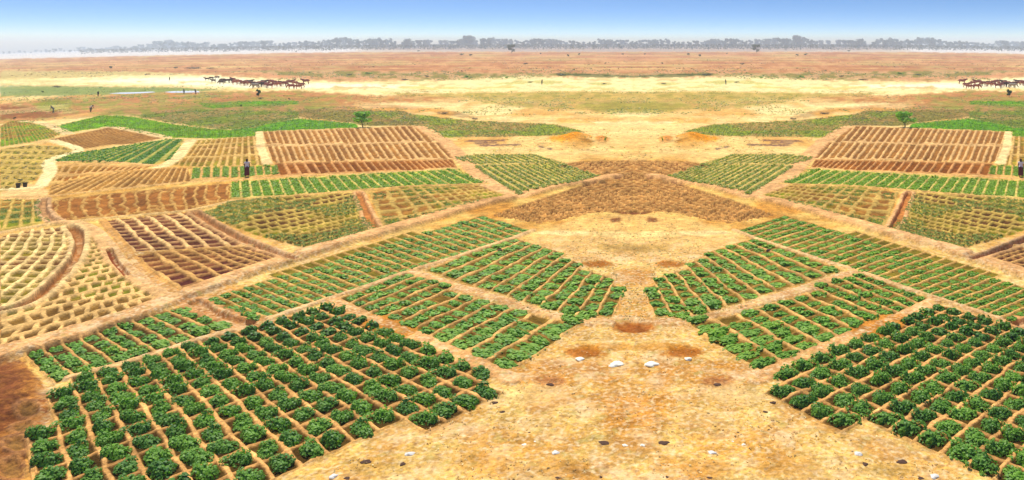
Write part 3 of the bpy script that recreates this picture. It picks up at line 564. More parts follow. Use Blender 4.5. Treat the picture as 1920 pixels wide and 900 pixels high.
for n, c in enumerate(cells):
    big = c['plot'].name == 'front'
    jx = rnd.uniform(-.06, .06); jy = rnd.uniform(-.06, .06)
    sc1 = rnd.uniform(.84, 1.06)
    if big: wx, dy, hz = c['w'] * 1.05 * sc1, c['d'] * .93 * rnd.uniform(.82, 1.1), rnd.uniform(.75, 1.1) * .85
    else: wx, dy, hz = c['w'] * 1.02 * sc1, c['d'] * 1.1 * rnd.uniform(.8, 1.12), rnd.uniform(.5, .95) * .6
    loc = place(c['px'], c['py']); loc.x += jx; loc.y += jy; loc.z -= .02
    if c.get('ind'):
        me = BIG[rnd.randrange(len(BIG))] if big else BIG2[rnd.randrange(len(BIG2))]
        o = ob('vegetable_clump', me); o.location = loc; o.rotation_euler = (0, 0, c['ang'] + rnd.uniform(-.12, .12)); o.scale = (wx, dy, hz)
        r = sorted(ranks[(c['plot'].name, c['side'], c['i'])]).index(c['j']) + 1
        cs = sorted(colsof[(c['plot'].name, c['side'])], reverse=True); k = cs.index(c['i']) + 1
        tone = 'dark green clump' if big else 'light green clump'
        lb = f"{tone}, {ordn(r)} from the top, {ordn(k)} row from centre, {WH[(c['plot'].name, c['side'])]}"
        tag(o, lb, 'vegetable', 'leafy vegetable clumps growing in the basins')
    else:
        v, f, t = SMALL[rnd.randrange(8)]
        if c['plot'].name in ('strip_right',) : v = v * np.array([1, 1, .8])
        ca, sa = math.cos(c['ang']), math.sin(c['ang'])
        x = v[:, 0] * wx; y = v[:, 1] * dy
        vv = np.stack([x * ca - y * sa + loc.x, x * sa + y * ca + loc.y, v[:, 2] * hz + loc.z], 1)
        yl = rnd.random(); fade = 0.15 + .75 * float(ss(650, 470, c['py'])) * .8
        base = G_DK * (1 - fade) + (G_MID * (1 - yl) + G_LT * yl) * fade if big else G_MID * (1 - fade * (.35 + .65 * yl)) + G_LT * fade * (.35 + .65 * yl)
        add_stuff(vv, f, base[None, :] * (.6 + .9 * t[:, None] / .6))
# seedlings, low crops and sprouts in the farther plots
rs = np.random.RandomState(11)
def tufts(pts, size, hz, colr, seed, nl=4):
    """pts (n,3) world; one little rosette of nl leaves on each"""
    r = np.random.RandomState(seed); n = len(pts)
    if n == 0: return
    P3 = np.repeat(pts, nl, 0); S = np.repeat(size, nl)
    off = r.normal(size=(n * nl, 3)) * S[:, None] * np.array([.45, .45, 0]); off[:, 2] = r.random(n * nl) * hz
    nor = r.normal(size=(n * nl, 3)) * .4 + np.array([0, 0, 1.0])
    v, f = leaves(r, P3 + off, nor, S, .6)
    cc = np.repeat(np.repeat(colr, nl, 0) * (.6 + .8 * r.random((n * nl, 1))), 6, 0)
    add_stuff(v, f, cc)
DENS = {'low': .10, 'row': .35, 'sprout': .25}
for p in P:
    if p.plants not in DENS: continue
    xs = [a[0] for a in p.poly]; ys = [a[1] for a in p.poly]
    area = (max(xs) - min(xs)) * (max(ys) - min(ys)); n = int(area * DENS[p.plants] * 1.6)
    x = rs.uniform(max(min(xs), -10), max(xs), n); y = rs.uniform(min(ys), max(ys), n)
    k = inside(p.poly, x, y); x = x[k]; y = y[k]
    if p.quad:
        s, t = happ(p.M, x, y)
        a = s * p.ns; b = t * p.nt
        d = np.minimum(a - np.floor(a), 1 - a + np.floor(a)); db = np.minimum(b - np.floor(b), 1 - b + np.floor(b))
        if p.name == 'field_g': pass
        elif p.kt > 0: k = (d > p.ws * 1.1) & ((db > p.wt * .9) | (p.kt < .5)); x = x[k]; y = y[k]
    X, Y = p2w(x, y)
    g = fbm(np.abs(X) / 4.5, Y / 4.5, 5, 2)
    if p.plants == 'sprout': k = g > .5; x = x[k]; y = y[k]; X = X[k]; Y = Y[k]
    z = np.array([ground_h(a, b) for a, b in zip(x, y)]) + zbase(X, Y)
    base = np.array(p.floor) * np.array((1.15, 1.0, .8)) if p.plants != 'sprout' else np.array((.24, .31, .045))
    size = np.clip(.10 + Y * .0009, .12, .30) * rs.uniform(.7, 1.3, len(x)) * (.5 if p.plants == 'sprout' else 1)
    for side in (0, 1):
        k = np.ones(len(x), bool) if side == 0 else (x > 440)
        pts = np.stack([X * (1 if side == 0 else -1), Y, z], 1)[k]
        tufts(pts, size[k], .10 if p.plants == 'row' else .05, np.repeat(base[None], len(pts), 0), int(min(xs)) % 997 + side + 5)
v = np.concatenate(sv); f = np.concatenate(sf); c = np.concatenate(sc_)
print('stuff faces', len(f))
me = fast_mesh('crops', v, f, False); me.materials.append(M_STUFF); set_col(me, c, np.ones(len(c)), 'leaf_colour')
tag(link(bpy.data.objects.new('crops', me)), 'green seedlings and smaller clumps growing in the farther plots', kind='stuff')

# scattered scrub and grass over the far plain, the river flat and the valley
sv2, sf2, sc2, nv2 = sv, sf, sc_, nv
sv, sf, sc_ = [], [], []; nv = 0
for (x0, x1, y0, y1, n, size, cols_) in ((0, 1189, 100, 134, 2600, .9, [(.36, .20, .10), (.50, .34, .18), (.20, .17, .07), (.30, .13, .07)]), (470, 1189, 132, 150, 1500, .7, [(.16, .22, .06), (.28, .28, .09), (.38, .26, .12)]),
        (0, 420, 158, 182, 900, .45, [(.18, .26, .08), (.28, .32, .12), (.34, .26, .12)]), (0, 720, 178, 236, 5200, .30, [(.20, .26, .06), (.34, .22, .09), (.44, .30, .14), (.26, .14, .07), (.16, .28, .04)]), (740, 1189, 170, 215, 3000, .36, [(.34, .34, .10), (.46, .36, .14), (.26, .27, .08)]),
        (700, 1189, 215, 300, 1600, .22, [(.52, .30, .10), (.40, .30, .10), (.72, .52, .22), (.50, .42, .13)]), (960, 1189, 400, 600, 1500, .10, [(.42, .26, .09), (.62, .42, .18), (.34, .30, .09)])):
    x = rs.uniform(x0, x1, n); y = rs.uniform(y0, y1, n) + F * hh((x - PX0) / F) * (1 if y1 < 150 else .5)
    k = np.ones(n, bool)
    for p in P: k &= ~inside(p.poly, x, y)
    x = x[k]; y = y[k]; X, Y = p2w(x, y); k = (fbm(np.abs(X) / (7 + 14 * (y1 < 151)), Y / (12 + 30 * (y1 < 151)), 33, 3) > .52) & (Y < 1100); x = x[k]; y = y[k]; X = X[k]; Y = Y[k]
    z = np.array([ground_h(a, b) for a, b in zip(x, y)]) + zbase(X, Y); pc = np.array(cols_)[rs.randint(0, len(cols_), len(x))]; sz = size * rs.uniform(.5, 1.3, len(x))
    for side in (0, 1):
        k = np.ones(len(x), bool) if side == 0 else (x > 440)
        tufts(np.stack([X * (1 if side == 0 else -1), Y, z], 1)[k], sz[k] * .8, size * .25, pc[k] * 1.25, int(y0) + side, 3)
v = np.concatenate(sv); f = np.concatenate(sf); c = np.concatenate(sc_)
me = fast_mesh('scrub', v, f, False); me.materials.append(M_STUFF); set_col(me, c, np.ones(len(c)), 'leaf_colour')
tag(link(bpy.data.objects.new('scrub', me)), 'sparse scrub and dry grass over the far plain and valley', kind='stuff')

# dry stubble and litter on the open ground near the camera
n = 3500
x = rs.uniform(560, 1820, n); y = rs.uniform(410, 920, n); xl = np.where(x > PX0, 2 * PX0 - x, x)
k = np.ones(n, bool)
for p in P:
    if max(a[1] for a in p.poly) > 395: k &= ~inside(p.poly, xl, y)
k &= ~((y < 705) & (xl < 1000) & (xl < 1000 - (700 - y) * .0))
x = x[k]; y = y[k]; xl = xl[k]; X, Y = p2w(x, y)
g = fbm(X / 1.6, Y / 1.6, 15, 2); k = g > .42; x = x[k]; y = y[k]; X = X[k]; Y = Y[k]
z = np.array([ground_h(a, b) for a, b in zip(x, y)]) + zbase(X, Y)
sv, sf, sc_ = [], [], []; nv = 0
pal = np.array([(.80, .55, .24), (.62, .38, .14), (.88, .68, .34), (.52, .33, .12)])
tufts(np.stack([X, Y, z + .01], 1), rs.uniform(.03, .07, len(X)), .015, pal[rs.randint(0, 4, len(X))], 77, 3)
v = np.concatenate(sv); f = np.concatenate(sf); c = np.concatenate(sc_)
me = fast_mesh('dry_stubble', v, f, False); me.materials.append(M_STUFF); set_col(me, c, np.ones(len(c)), 'leaf_colour')
tag(link(bpy.data.objects.new('dry_stubble', me)), 'dry straw and leaf litter strewn over the sandy ground', kind='stuff')

# ------------------------------------------------------------------ trees and shrubs
def tube(pts, rad, seg=6):
    vs, fs = [], []
    for i, (p_, r) in enumerate(zip(pts, rad)):
        d = (Vector(pts[min(i + 1, len(pts) - 1)]) - Vector(pts[max(i - 1, 0)])).normalized(); a = d.orthogonal().normalized(); b = d.cross(a)
        for k in range(seg):
            t = k * 6.2832 / seg; vs.append(Vector(p_) + a * math.cos(t) * r + b * math.sin(t) * r)
    for i in range(len(pts) - 1):
        for k in range(seg):
            fs.append((i * seg + k, i * seg + (k + 1) % seg, (i + 1) * seg + (k + 1) % seg, (i + 1) * seg + k))
    return vs, fs
def trunk_mesh(seed, h, r, spread, limbs=4):
    rg = random.Random(seed); V, Fc = [], []
    def add(pts, rad):
        v, f = tube(pts, rad); o = len(V); V.extend(v); Fc.extend([tuple(i + o for i in q) for q in f])
    top = (rg.uniform(-.3, .3), rg.uniform(-.3, .3), h * .55)
    add([(0, 0, -.3), (0, 0, h * .15), (top[0] * .5, top[1] * .5, h * .35), top], [r * 1.3, r, r * .85, r * .6])
    for k in range(limbs):
        a = k * 6.28 / limbs + rg.uniform(-.4, .4); e = (math.cos(a) * spread * .6, math.sin(a) * spread * .6, h * rg.uniform(.65, .9))
        add([(top[0] * .6, top[1] * .6, h * .38), ((e[0] + top[0]) * .45, (e[1] + top[1]) * .45, h * .58), e], [r * .5, r * .35, r * .12])
    me = bpy.data.meshes.new('trunk'); me.from_pydata([tuple(v) for v in V], [], Fc); me.update(); me.materials.append(M_BARK); return me
def crown_mesh(seed, h, spread, n=420, leaf=.9, lobes=9, low=.35, m=None):
    r = np.random.RandomState(seed)
    th = r.random(lobes) * 6.283; rr = np.sqrt(r.random(lobes)) * spread * .62; cz = h * (low + .15 + (1 - low - .28) * r.random(lobes)); R_ = spread * (.28 + .25 * r.random(lobes))
    k = r.randint(0, lobes, n); d = r.normal(size=(n, 3)); d /= np.linalg.norm(d, axis=1, keepdims=True); rad = .55 + .5 * r.random(n)
    pos = np.stack([rr[k] * np.cos(th[k]) + d[:, 0] * R_[k] * rad, rr[k] * np.sin(th[k]) + d[:, 1] * R_[k] * rad, cz[k] + d[:, 2] * R_[k] * rad * .72], 1)
    pos[:, 2] = np.clip(pos[:, 2], h * low * .6, h)
    v, f = leaves(r, pos, d + r.normal(size=(n, 3)) * .5, np.full(n, leaf), .8, .15)
    return leaf_mesh('crown', v, f, np.repeat(r.random(n) * .6, 6), m or M_TREE)
def tree_proto(seed, h, spread, **k):
    root = empty('tree'); ob('trunk', trunk_mesh(seed, h, h * .022, spread), None, root); ob('crown', crown_mesh(seed + 1, h, spread, **k), None, root)
    return root
protos = [tree_proto(500 + i * 7, 16, 7.5 + (i % 3) * 1.5, low=.02 + .08 * (i % 2), leaf=1.7, n=620) for i in range(6)]
used = set()
def place_tree(pr, loc, s, rz, sz=None):
    if pr not in used: used.add(pr); o = pr
    else: o = copy_tree(pr)
    o.location = loc; o.rotation_euler = (0, 0, rz); o.scale = (s, s, sz or s); return o
# treeline: profile of crown tops (left half), mirrored to the right
prof_x = [0, 60, 120, 200, 280, 292, 370, 380, 440, 520, 600, 640, 690, 720, 745, 760, 790, 815, 830, 862, 880, 895, 920, 1000, 1040, 1070, 1100, 1130, 1160, 1190]
prof_y = [95, 92, 89, 85, 82, 75, 75, 78, 76, 76, 74, 69, 70, 68, 74, 72, 70, 76, 71, 73, 63, 72, 70, 71, 71, 75, 74, 71, 74, 75]
tr = []
rg = random.Random(21)
x = -12.0
while x < 1188:
    gap = any(a < x < b for a, b in ((742, 752), (805, 816), (1062, 1072)))
    if not gap:
        for side in (0, 1):
            sx = x if side == 0 else 2 * PX0 - x
            if sx < 1935: tr.append((sx, x))
    x += rg.uniform(7.5, 12)
tr.append((880, 880)); tr.append((1497, 880))
tr.sort()
for k, (sx, xl) in enumerate(tr):
    rg = random.Random(int(xl * 100))
    big = xl == 880
    tx = np.interp(xl, prof_x, prof_y) + (0 if big else rg.uniform(-1.0, 5.0))
    base = 87.3 - 2.0 * float(ss(560, 120, xl)) + F * float(hh((xl - PX0) / F)) + rg.uniform(0, 2.0)
    loc = place(sx, base); hgt_px = base - tx
    hm = hgt_px * loc.y / F; s = max(hm, 6) / 16
    o = place_tree(protos[rg.randrange(6)], loc, s * (1.0 if not big else .8), rg.uniform(0, 6.28), s)
    where = 'tallest crown' if big else 'rounded crown'
    if big: lb = 'tallest tree of the far treeline, ' + ('left' if sx < PX0 else 'right') + ' of the picture middle'
    else: lb = f'hazy grey-green tree, {ordn(k + 1)} from the left in the far treeline'
    tag(o, lb, 'tree', 'hazy trees along the horizon')
# undergrowth of the treeline
sv, sf, sc_ = [], [], []; nv = 0
n = 14000; x = rs.uniform(150, 1940, n); xl = np.where(x > PX0, 2 * PX0 - x, x); y = 87 - 1.8 * ss(560, 120, xl) + F * hh((xl - PX0) / F) + rs.uniform(0, 1, n) ** 2 * 6
X, Y = p2w(x, y); k = (fbm(X / 60, Y / 60, 3, 2) > .25); X = X[k]; Y = Y[k]
tufts(np.stack([X, Y, zbase(X, Y) + .5], 1), rs.uniform(1.8, 3.8, len(X)), 9, np.repeat(np.array([[.06, .06, .035]]), len(X), 0), 9, 3)
v = np.concatenate(sv); f = np.concatenate(sf); c = np.concatenate(sc_)
me = fast_mesh('undergrowth', v, f, False); me.materials.append(M_STUFF); set_col(me, c, np.ones(len(c)), 'leaf_colour')
tag(link(bpy.data.objects.new('undergrowth', me)), 'low scrub along the foot of the far treeline', kind='stuff')

def shrub_proto(seed, m, h=1.0, spread=.6, n=240, leaf=.14, low=.05):
    root = empty('shrub'); ob('stem', trunk_mesh(seed, h, .03, spread, 4), None, root); ob('foliage', crown_mesh(seed + 3, h, spread, n=n, leaf=leaf, low=low, lobes=7, m=m), None, root); return root
SH = {'dark': shrub_proto(901, M_SHRUB), 'dry': shrub_proto(911, M_DRY, spread=.8), 'green': shrub_proto(921, M_BUSH, n=420, leaf=.11, low=.1)}
def shrub(x, y, hpx, wpx, kind, label, cat='shrub', name='shrub', grp=None):
    loc = place(x, y); sc = loc.y / F; o = SH[kind]
    if o in used: o = copy_tree(o)
    else: used.add(o)
    o.name = name; o.location = loc; s = hpx * sc; w = wpx * sc / 1.35; o.scale = (w, w, s); o.rotation_euler = (0, 0, (x * 7.3) % 6.28); tag(o, label, cat, grp); return o
def both(x): return ((x, 'left'), (2 * PX0 - x, 'right'))
for x, sd_ in both(680):
    # leaning field bush above the big brown plot
    loc = place(x, 239); o = tree_proto(700, 2.6, 1.5, n=500, leaf=.26, low=.3)
    o.children[1].data.materials[0] = M_BUSH if o.children[1].name.startswith('crown') else M_BARK
    for ch in o.children:
        if ch.name.startswith('crown'): ch.data.materials.clear(); ch.data.materials.append(M_BUSH)
        else: ch.data.materials.clear(); ch.data.materials.append(M_BARK)
    o.location = loc; o.scale = (1.35, 1.35, .92); o.name = 'bush'; tag(o, f'bright green bushy sapling behind the {sd_} brown furrowed field', 'bush', 'green saplings behind the brown fields')
for x, sd_ in both(959):
    loc = place(x, 99.5); o = copy_tree(protos[1]); o.location = loc; s = 17 * loc.y / F / 16; o.scale = (s * .85, s * .85, s); o.name = 'tree'; tag(o, f'lone dark tree on the {sd_} of the reddish plain before the treeline', 'tree', 'lone trees on the plain')
for x, sd_ in both(485):
    loc = place(x, 182) if sd_ == 'left' else place(x, 182); o = copy_tree(protos[3]); s = 16 * loc.y / F / 16; o.location = loc; o.scale = (s * .7, s * .7, s); tag(o, f'small sparse tree just in front of the {sd_} cattle herd', 'tree', 'small trees by the herd')
for x, sd_ in both(1052): shrub(x, 142, 6, 28, 'dark', f'low dark thicket at the sand edge, {sd_} of the middle', 'thicket', 'thicket', 'dark thickets')
SB = [(208, 129, 7, 7, 'dark', 'small dark shrub alone on the reddish plain, far left'), (330, 129, 5, 9, 'dark', 'small dark shrub on the far plain above the pale sand'), (365, 129, 4, 26, 'dry', 'low brownish thicket beside a dark shrub on the far plain'),
      (395, 129, 3, 14, 'dry', 'flat dry brush right of the low thicket on the far plain'), (80, 174, 5, 6, 'dark', 'small dark shrub on the grey-green flat at the far left'), (27, 224, 6, 7, 'dark', 'dark shrub at the top of the left edge field path'),
      (452, 200, 5, 6, 'dark', 'small dark shrub in the green strip below the herd'), (490, 186, 4, 11, 'dark', 'low dark shrub at the foot of the sparse tree by the herd'), (542, 187, 4, 5, 'dark', 'small dark shrub right of the sparse tree by the herd'),
      (37, 341, 5, 13, 'dark', 'flat dark brush pile above the two buckets'), (108, 164, 4, 14, 'dry', 'dry brown brush at the edge of the pale sand'), (555, 98, 3, 4, 'dark', 'tiny shrub on the plain edge left of centre')]
for a in SB: shrub(*a)
for (x, y, hp, wp, kd, d) in [(866, 104, 5, 9, 'dark', 'dark bush left of the lone tree'), (882, 105, 5, 9, 'dark', 'second dark bush nearer the lone tree'), (785, 97, 4, 7, 'dark', 'pale-edged little bush below the treeline'), (1065, 107, 7, 6, 'dark', 'upright dark bush on the plain'), (1086, 104, 6, 7, 'dark', 'round bush beside the upright bush'),
                              (1014, 102, 4, 4, 'dark', 'tiny bush between the lone tree and upright bush'), (985, 121, 4, 9, 'dry', 'dry scrub below the lone tree'), (1168, 103, 4, 6, 'dark', 'small bush nearest the middle of the plain'), (1135, 120, 4, 6, 'dark', 'small dark bush on the red plain near the middle'),
                              (800, 145, 5, 12, 'dark', 'low green bush where scrub meets the sand'), (875, 146, 5, 14, 'green', 'bright low bush at the sand edge'), (950, 147, 4, 12, 'green', 'second bright low bush at the sand edge'), (995, 155, 3, 13, 'dark', 'flat dark bush on pale sand beside a standing figure'),
                              (1132, 158, 3, 10, 'dry', 'flat dry bush on the pale sand'), (690, 139, 4, 20, 'green', 'long green bush in the scrub belt'), (655, 141, 3, 16, 'dark', 'dark low bush in the scrub belt'), (760, 150, 3, 18, 'dry', 'dry hummock bush over the pale sand'), (1135, 266, 7, 7, 'green', 'small green bush on the orange earth mound'), (832, 214, 4, 20, 'dry', 'dry brush on the bank above the pale valley'),
                              (890, 224, 4, 12, 'dry', 'small dry brush tuft on the valley bank')]:
    for xx, sd_ in both(x): shrub(xx, y, hp, wp, kd, f'{d}, {sd_} half of the view', grp='scattered bushes on the plain')

# ------------------------------------------------------------------ bodies grown from skeletons
def skin(name, verts, edges, rad, m, sub=2):
    me = bpy.data.meshes.new(name); me.from_pydata(verts, edges, []); me.update()
    o = bpy.data.objects.new(name, me); link(o)
    md = o.modifiers.new('s', 'SKIN'); md.use_smooth_shade = True
    for i, s in enumerate(me.skin_vertices[0].data):
        r = rad[i]; s.radius = (r, r) if not isinstance(r, tuple) else r; s.use_root = (i == 0)
    o.modifiers.new('b', 'SUBSURF').levels = sub
    dg = bpy.context.evaluated_depsgraph_get(); out = bpy.data.meshes.new_from_object(o.evaluated_get(dg))
    bpy.data.objects.remove(o); bpy.data.meshes.remove(me); out.name = name
    out.materials.clear(); out.materials.append(m)
    for p_ in out.polygons: p_.use_smooth = True
    return out
M_COW = [mat('brown_hide', (.28, .075, .045), .7), mat('dark_hide', (.09, .04, .028), .7), mat('red_hide', (.38, .11, .06), .7), mat('pale_hide', (.42, .34, .25), .7)]
M_HORN = mat('horn', (.45, .38, .28), .5)
def cow_body(m, graze):
    hz = (.55, .30) if graze else (1.30, 1.22)
    v = [(-.15, 0, 1.02), (-.55, 0, 1.05), (-.85, 0, 1.1), (-1.02, 0, 1.02),                # pelvis root, rump, tail root
         (.25, 0, .98), (.62, 0, 1.08), (.95, 0, 1.05 if graze else 1.28), (1.2, 0, hz[0] + .1), (1.45, 0, hz[1])]
    rd = [(.30, .36), (.28, .33), (.22, .24), .1, (.30, .38), (.25, .34), (.15, .2), (.13, .16), (.08, .08)]
    e = [(0, 1), (1, 2), (2, 3), (0, 4), (4, 5), (5, 6), (6, 7), (7, 8)]
    def add(p_, r, par): v.append(p_); rd.append(r); e.append((par, len(v) - 1)); return len(v) - 1
    for s in (-1, 1):
        a = add((-.66, s * .17, .82), .15, 1); b = add((-.62, s * .18, .60), .10, a); c = add((-.80, s * .18, .40), .055, b); d = add((-.74, s * .18, .06), .05, c); add((-.68, s * .18, .0), .055, d)
        a = add((.55, s * .16, .75), .12, 5); b = add((.56, s * .16, .42), .065, a); c = add((.54, s * .16, .07), .05, b); add((.59, s * .16, 0), .055, c)
        add((1.14, s * .24, hz[0] + .17), .035, 7)
    t = add((-1.1, 0, .8), .03, 3); t = add((-1.12, 0, .5), .025, t); add((-1.12, 0, .38), .04, t)
    add((.45, 0, 1.38), .1, 5)                                                             # zebu hump
    return skin('body', v, e, rd, m, 1)
def horn_mesh(graze):
    z = (.55 if graze else 1.30); V, Fc = [], []
    me = bpy.data.meshes.new('horn'); v, f = tube([(1.14, .07, z + .2), (1.12, .24, z + .32), (1.1, .30, z + .58)], [.035, .028, .008]); me.from_pydata([tuple(a) for a in v], [], f); me.update(); me.materials.append(M_HORN)
    m2 = me.copy(); 
    for q_ in m2.vertices: q_.co.y = -q_.co.y
    return me, m2
cow_protos = []
for ci, m_ in enumerate(M_COW):
    for g_ in (0, 1):
        root = empty('cow'); ob('body', cow_body(m_, g_), None, root); h1, h2 = horn_mesh(g_); ob('horn', h1, None, root); ob('horn', h2, None, root); cow_protos.append((ci, g_, root))
herd = [(388, 150), (396, 150.5), (400, 152), (407, 150.5), (415, 155), (418, 152.5), (425, 155), (433, 157), (437, 156), (441, 159), (449, 156), (455, 159), (461, 158), (467, 161), (473, 160), (478, 167), (480, 162), (485, 164), (489, 160), (494, 164), (495, 157), (500, 162), (506, 165), (509, 161), (514, 160), (522, 165), (530, 160), (534, 161), (544, 159), (546, 164), (553, 162), (560, 166), (565, 163), (573, 160)]
tone = ['reddish brown', 'dark brown', 'rust red', 'pale']
rg = random.Random(5)
for side in (0, 1):
    lst = sorted([(x if side == 0 else 2 * PX0 - x, y, x) for x, y in herd]); lst = [a for a in lst if a[0] < 1925]
    for k, (sx, y, xl) in enumerate(lst):
        rg = random.Random(int(xl * 10 + y)); ci = rg.choices([0, 1, 2, 3], [5, 4, 3, 1 if xl > 430 else .6])[0]; g_ = rg.random() < .45
        if xl < 430: ci = 1
        pr = [r for a, b, r in cow_protos if a == ci and b == g_][0]
        o = pr if pr not in used else copy_tree(pr); used.add(pr)
        o.location = place(sx, y + rg.uniform(-3.2, 3.2)); hd = rg.uniform(-.5, .5) + (0 if rg.random() < .35 else math.pi)
        o.rotation_euler = (0, 0, hd if side == 0 else math.pi - hd); s = rg.uniform(1.0, 1.25) if xl > 412 else .85; o.scale = (s, s, s)
        tag(o, f"{tone[ci]} {'grazing' if g_ else 'standing'} cow, {ordn(k + 1)} from the left in the {'left' if side == 0 else 'right'} herd", 'cow', 'cattle on the pale sand')
for a, b, r in cow_protos:
    if r not in used:
        for ch in list(r.children): bpy.data.objects.remove(ch)
        bpy.data.objects.remove(r)

M_SKIN = mat('skin', (.06, .03, .018), .6, .3); M_HAIR = mat('hair', (.008, .006, .006), .8)
def cloth(c): return mat('cloth', c, .85, .1, .15, 12)
def ring_mesh(name, rings, m, seg=16):
    """rings: (cx, cy, z, rx, ry)"""
    V, Fc = [], []
    for i, (cx, cy, z, rx, ry) in enumerate(rings):
        for k in range(seg):
            t = k * 6.2832 / seg; w = 1 + .06 * math.sin(t * 5) * (1 if i > 1 else 0); V.append((cx + rx * w * math.cos(t), cy + ry * w * math.sin(t), z))
    for i in range(len(rings) - 1):
        for k in range(seg): Fc.append((i * seg + k, (i + 1) * seg + k, (i + 1) * seg + (k + 1) % seg, i * seg + (k + 1) % seg))
    Fc.append(tuple(range(seg))); Fc.append(tuple(reversed(range((len(rings) - 1) * seg, len(rings) * seg))))
    me = bpy.data.meshes.new(name); me.from_pydata(V, [], Fc); me.update(); me.materials.append(m)
    for p_ in me.polygons: p_.use_smooth = True
    return me
def person(x, y, rz, bend, top, skirt, label, scarf=None, trousers=False, sz=1.0):
    """faces local -Y; bend: forward lean of the trunk in radians"""
    root = empty('person', place(x, y), rz)
    ca, sa = math.cos(bend), math.sin(bend)
    def tr_(p_):    # rotate about the hip line
        yy = p_[1]; zz = p_[2] - .95; return (p_[0], yy * ca - zz * sa, .95 + yy * sa * -1 * -1 * 0 + zz * ca - yy * sa * 0)
    v = [(0, 0, .95)]; rd = [(.15, .12)]; e = []
    def add(p_, r, par, up=True):
        v.append(tr_(p_) if up else p_); rd.append(r); e.append((par, len(v) - 1)); return len(v) - 1
    w = add((0, 0, 1.12), (.13, .10), 0); c = add((0, 0, 1.32), (.16, .11), w); n_ = add((0, 0, 1.45), .06, c); hd = add((0, -.01, 1.52), .075, n_); h2 = add((0, -.01, 1.60), (.085, .10), hd); add((0, -.01, 1.67), .07, h2)
    add((0, -.11, 1.57), .014, hd)                                   # nose
    for s in (-1, 1):
        add((s * .088, 0, 1.575), .012, hd)                          # ear
        a = add((s * .17, 0, 1.40), .06, c)
        if bend > .4: el = (s * .2, -.16 * 1, 1.18); wr_ = None
        b_ = v[a]
        e1 = (s * .22, b_[1] - (.10 if bend > .4 else -.02), b_[2] - .27); w1 = (s * .2, e1[1] - (.10 if bend > .4 else .08), e1[2] - .24)
        i1 = add(e1, .042, a, False); i2 = add(w1, .028, i1, False); i3 = add((w1[0], w1[1] - .01, w1[2] - .08), (.04, .02), i2, False)
        for q_ in range(4): add((w1[0] - .03 + .02 * q_, w1[1] - .03, w1[2] - .15 + .006 * abs(q_ - 1.5)), .009, i3, False)
        add((w1[0] - s * .045, w1[1] - .04, w1[2] - .10), .010, i3, False)
        st = .08 * s
        k1 = add((s * .10, .0, .88), (.095, .1), 0, False); k2 = add((s * .11, -.02 - st * .6, .50), .065, k1, False); k3 = add((s * .11, .02 + st, .09), .04, k2, False); add((s * .12, -.12 + st, .03), .035, k3, False)
    ob('body', skin('body', v, e, rd, M_SKIN, 2), None, root)
    # shirt: a loose second skin over trunk and upper arms
    v2 = [v[w]]; r2 = [(.185, .155)]; e2 = []
    def ad2(p_, r, par): v2.append(p_); r2.append(r); e2.append((par, len(v2) - 1)); return len(v2) - 1
    c2 = ad2(v[c], (.20, .15), 0); ad2(tr_((0, 0, 1.43)), .085, c2); ad2(tr_((0, 0, .98)), (.19, .16), 0)
    for s in (-1, 1):
        a = tr_((s * .18, 0, 1.40)); i = ad2(a, .085, c2); ad2((s * .22, a[1] - .04, a[2] - .18), .07, i)
    ob('shirt', skin('shirt', v2, e2, r2, cloth(top), 2), None, root)
    if trousers:
        v3 = [(0, 0, .97)]; r3 = [(.165, .14)]; e3 = []
        for s in (-1, 1):
            st = .08 * s
            for p_, r in (((s * .10, 0, .86), .115), ((s * .11, -.02 - st * .6, .5), .09), ((s * .11, .02 + st, .15), .075)):
                v3.append(p_); r3.append(r); e3.append((0 if p_[2] == .86 else len(v3) - 2, len(v3) - 1))
        ob('trousers', skin('trousers', v3, e3, r3, cloth(skirt), 2), None, root)
    else:
        ob('wrapper_skirt', ring_mesh('wrapper_skirt', [(0, 0, 1.04, .17, .14), (0, 0, .9, .21, .19), (0, 0, .55, .22, .21), (0, .0, .2, .23, .24), (0, 0, .14, .21, .22)], cloth(skirt)), None, root)
    hc = tr_((0, 0, 1.62))
    hm = ring_mesh('head_scarf' if scarf else 'hair', [(hc[0], hc[1] + .03, hc[2] + .125, .02, .02), (hc[0], hc[1] + .025, hc[2] + .10, .075, .08), (hc[0], hc[1] + .025, hc[2] + .03, .11, .11), (hc[0], hc[1] + .035, hc[2] - .03, .105, .10)], cloth(scarf) if scarf else M_HAIR, 14)
    ob('head_scarf' if scarf else 'hair', hm, None, root)
    root.scale = (sz, sz, sz); tag(root, label, 'person'); return root
person(463, 334, R(-150), .12, (.75, .66, .70), (.10, .02, .03), 'person in a white top and dark maroon wrapper standing in the left plots', scarf=(.05, .012, .01))
person(2 * PX0 - 463, 334, R(150), .12, (.75, .66, .70), (.10, .02, .03), 'person in a white top and dark maroon wrapper at the right picture edge', scarf=(.05, .012, .01))
person(184, 181, R(40), 0, (.06, .04, .035), (.05, .035, .03), 'dark clothed person standing left of the pools', trousers=True, sz=.86)
person(170, 210, R(80), 1.0, (.78, .72, .60), (.12, .13, .09), 'person in a pale top bending over above the bright green field', trousers=True)
person(100, 212, R(-30), .7, (.28, .33, .27), (.20, .24, .20), 'grey-green clothed person stooping in the far left fields', trousers=True)
person(345, 176, R(10), .5, (.20, .22, .15), (.15, .16, .12), 'greenish clothed person stooping at the right pool edge', trousers=True, sz=.86)
person(367, 177, R(-20), .4, (.10, .05, .05), (.06, .04, .035), 'dark brown clothed person standing at the right end of the pools', trousers=True, sz=.86)
person(318, 151.5, 0, 0, (.13, .14, .08), (.10, .10, .07), 'lone distant person standing on the bright sand left of the herd', trousers=True, sz=.86)
person(1016, 159, R(60), .15, (.08, .10, .08), (.07, .09, .08), 'dark clothed person on the pale sand, left of the middle', trousers=True)
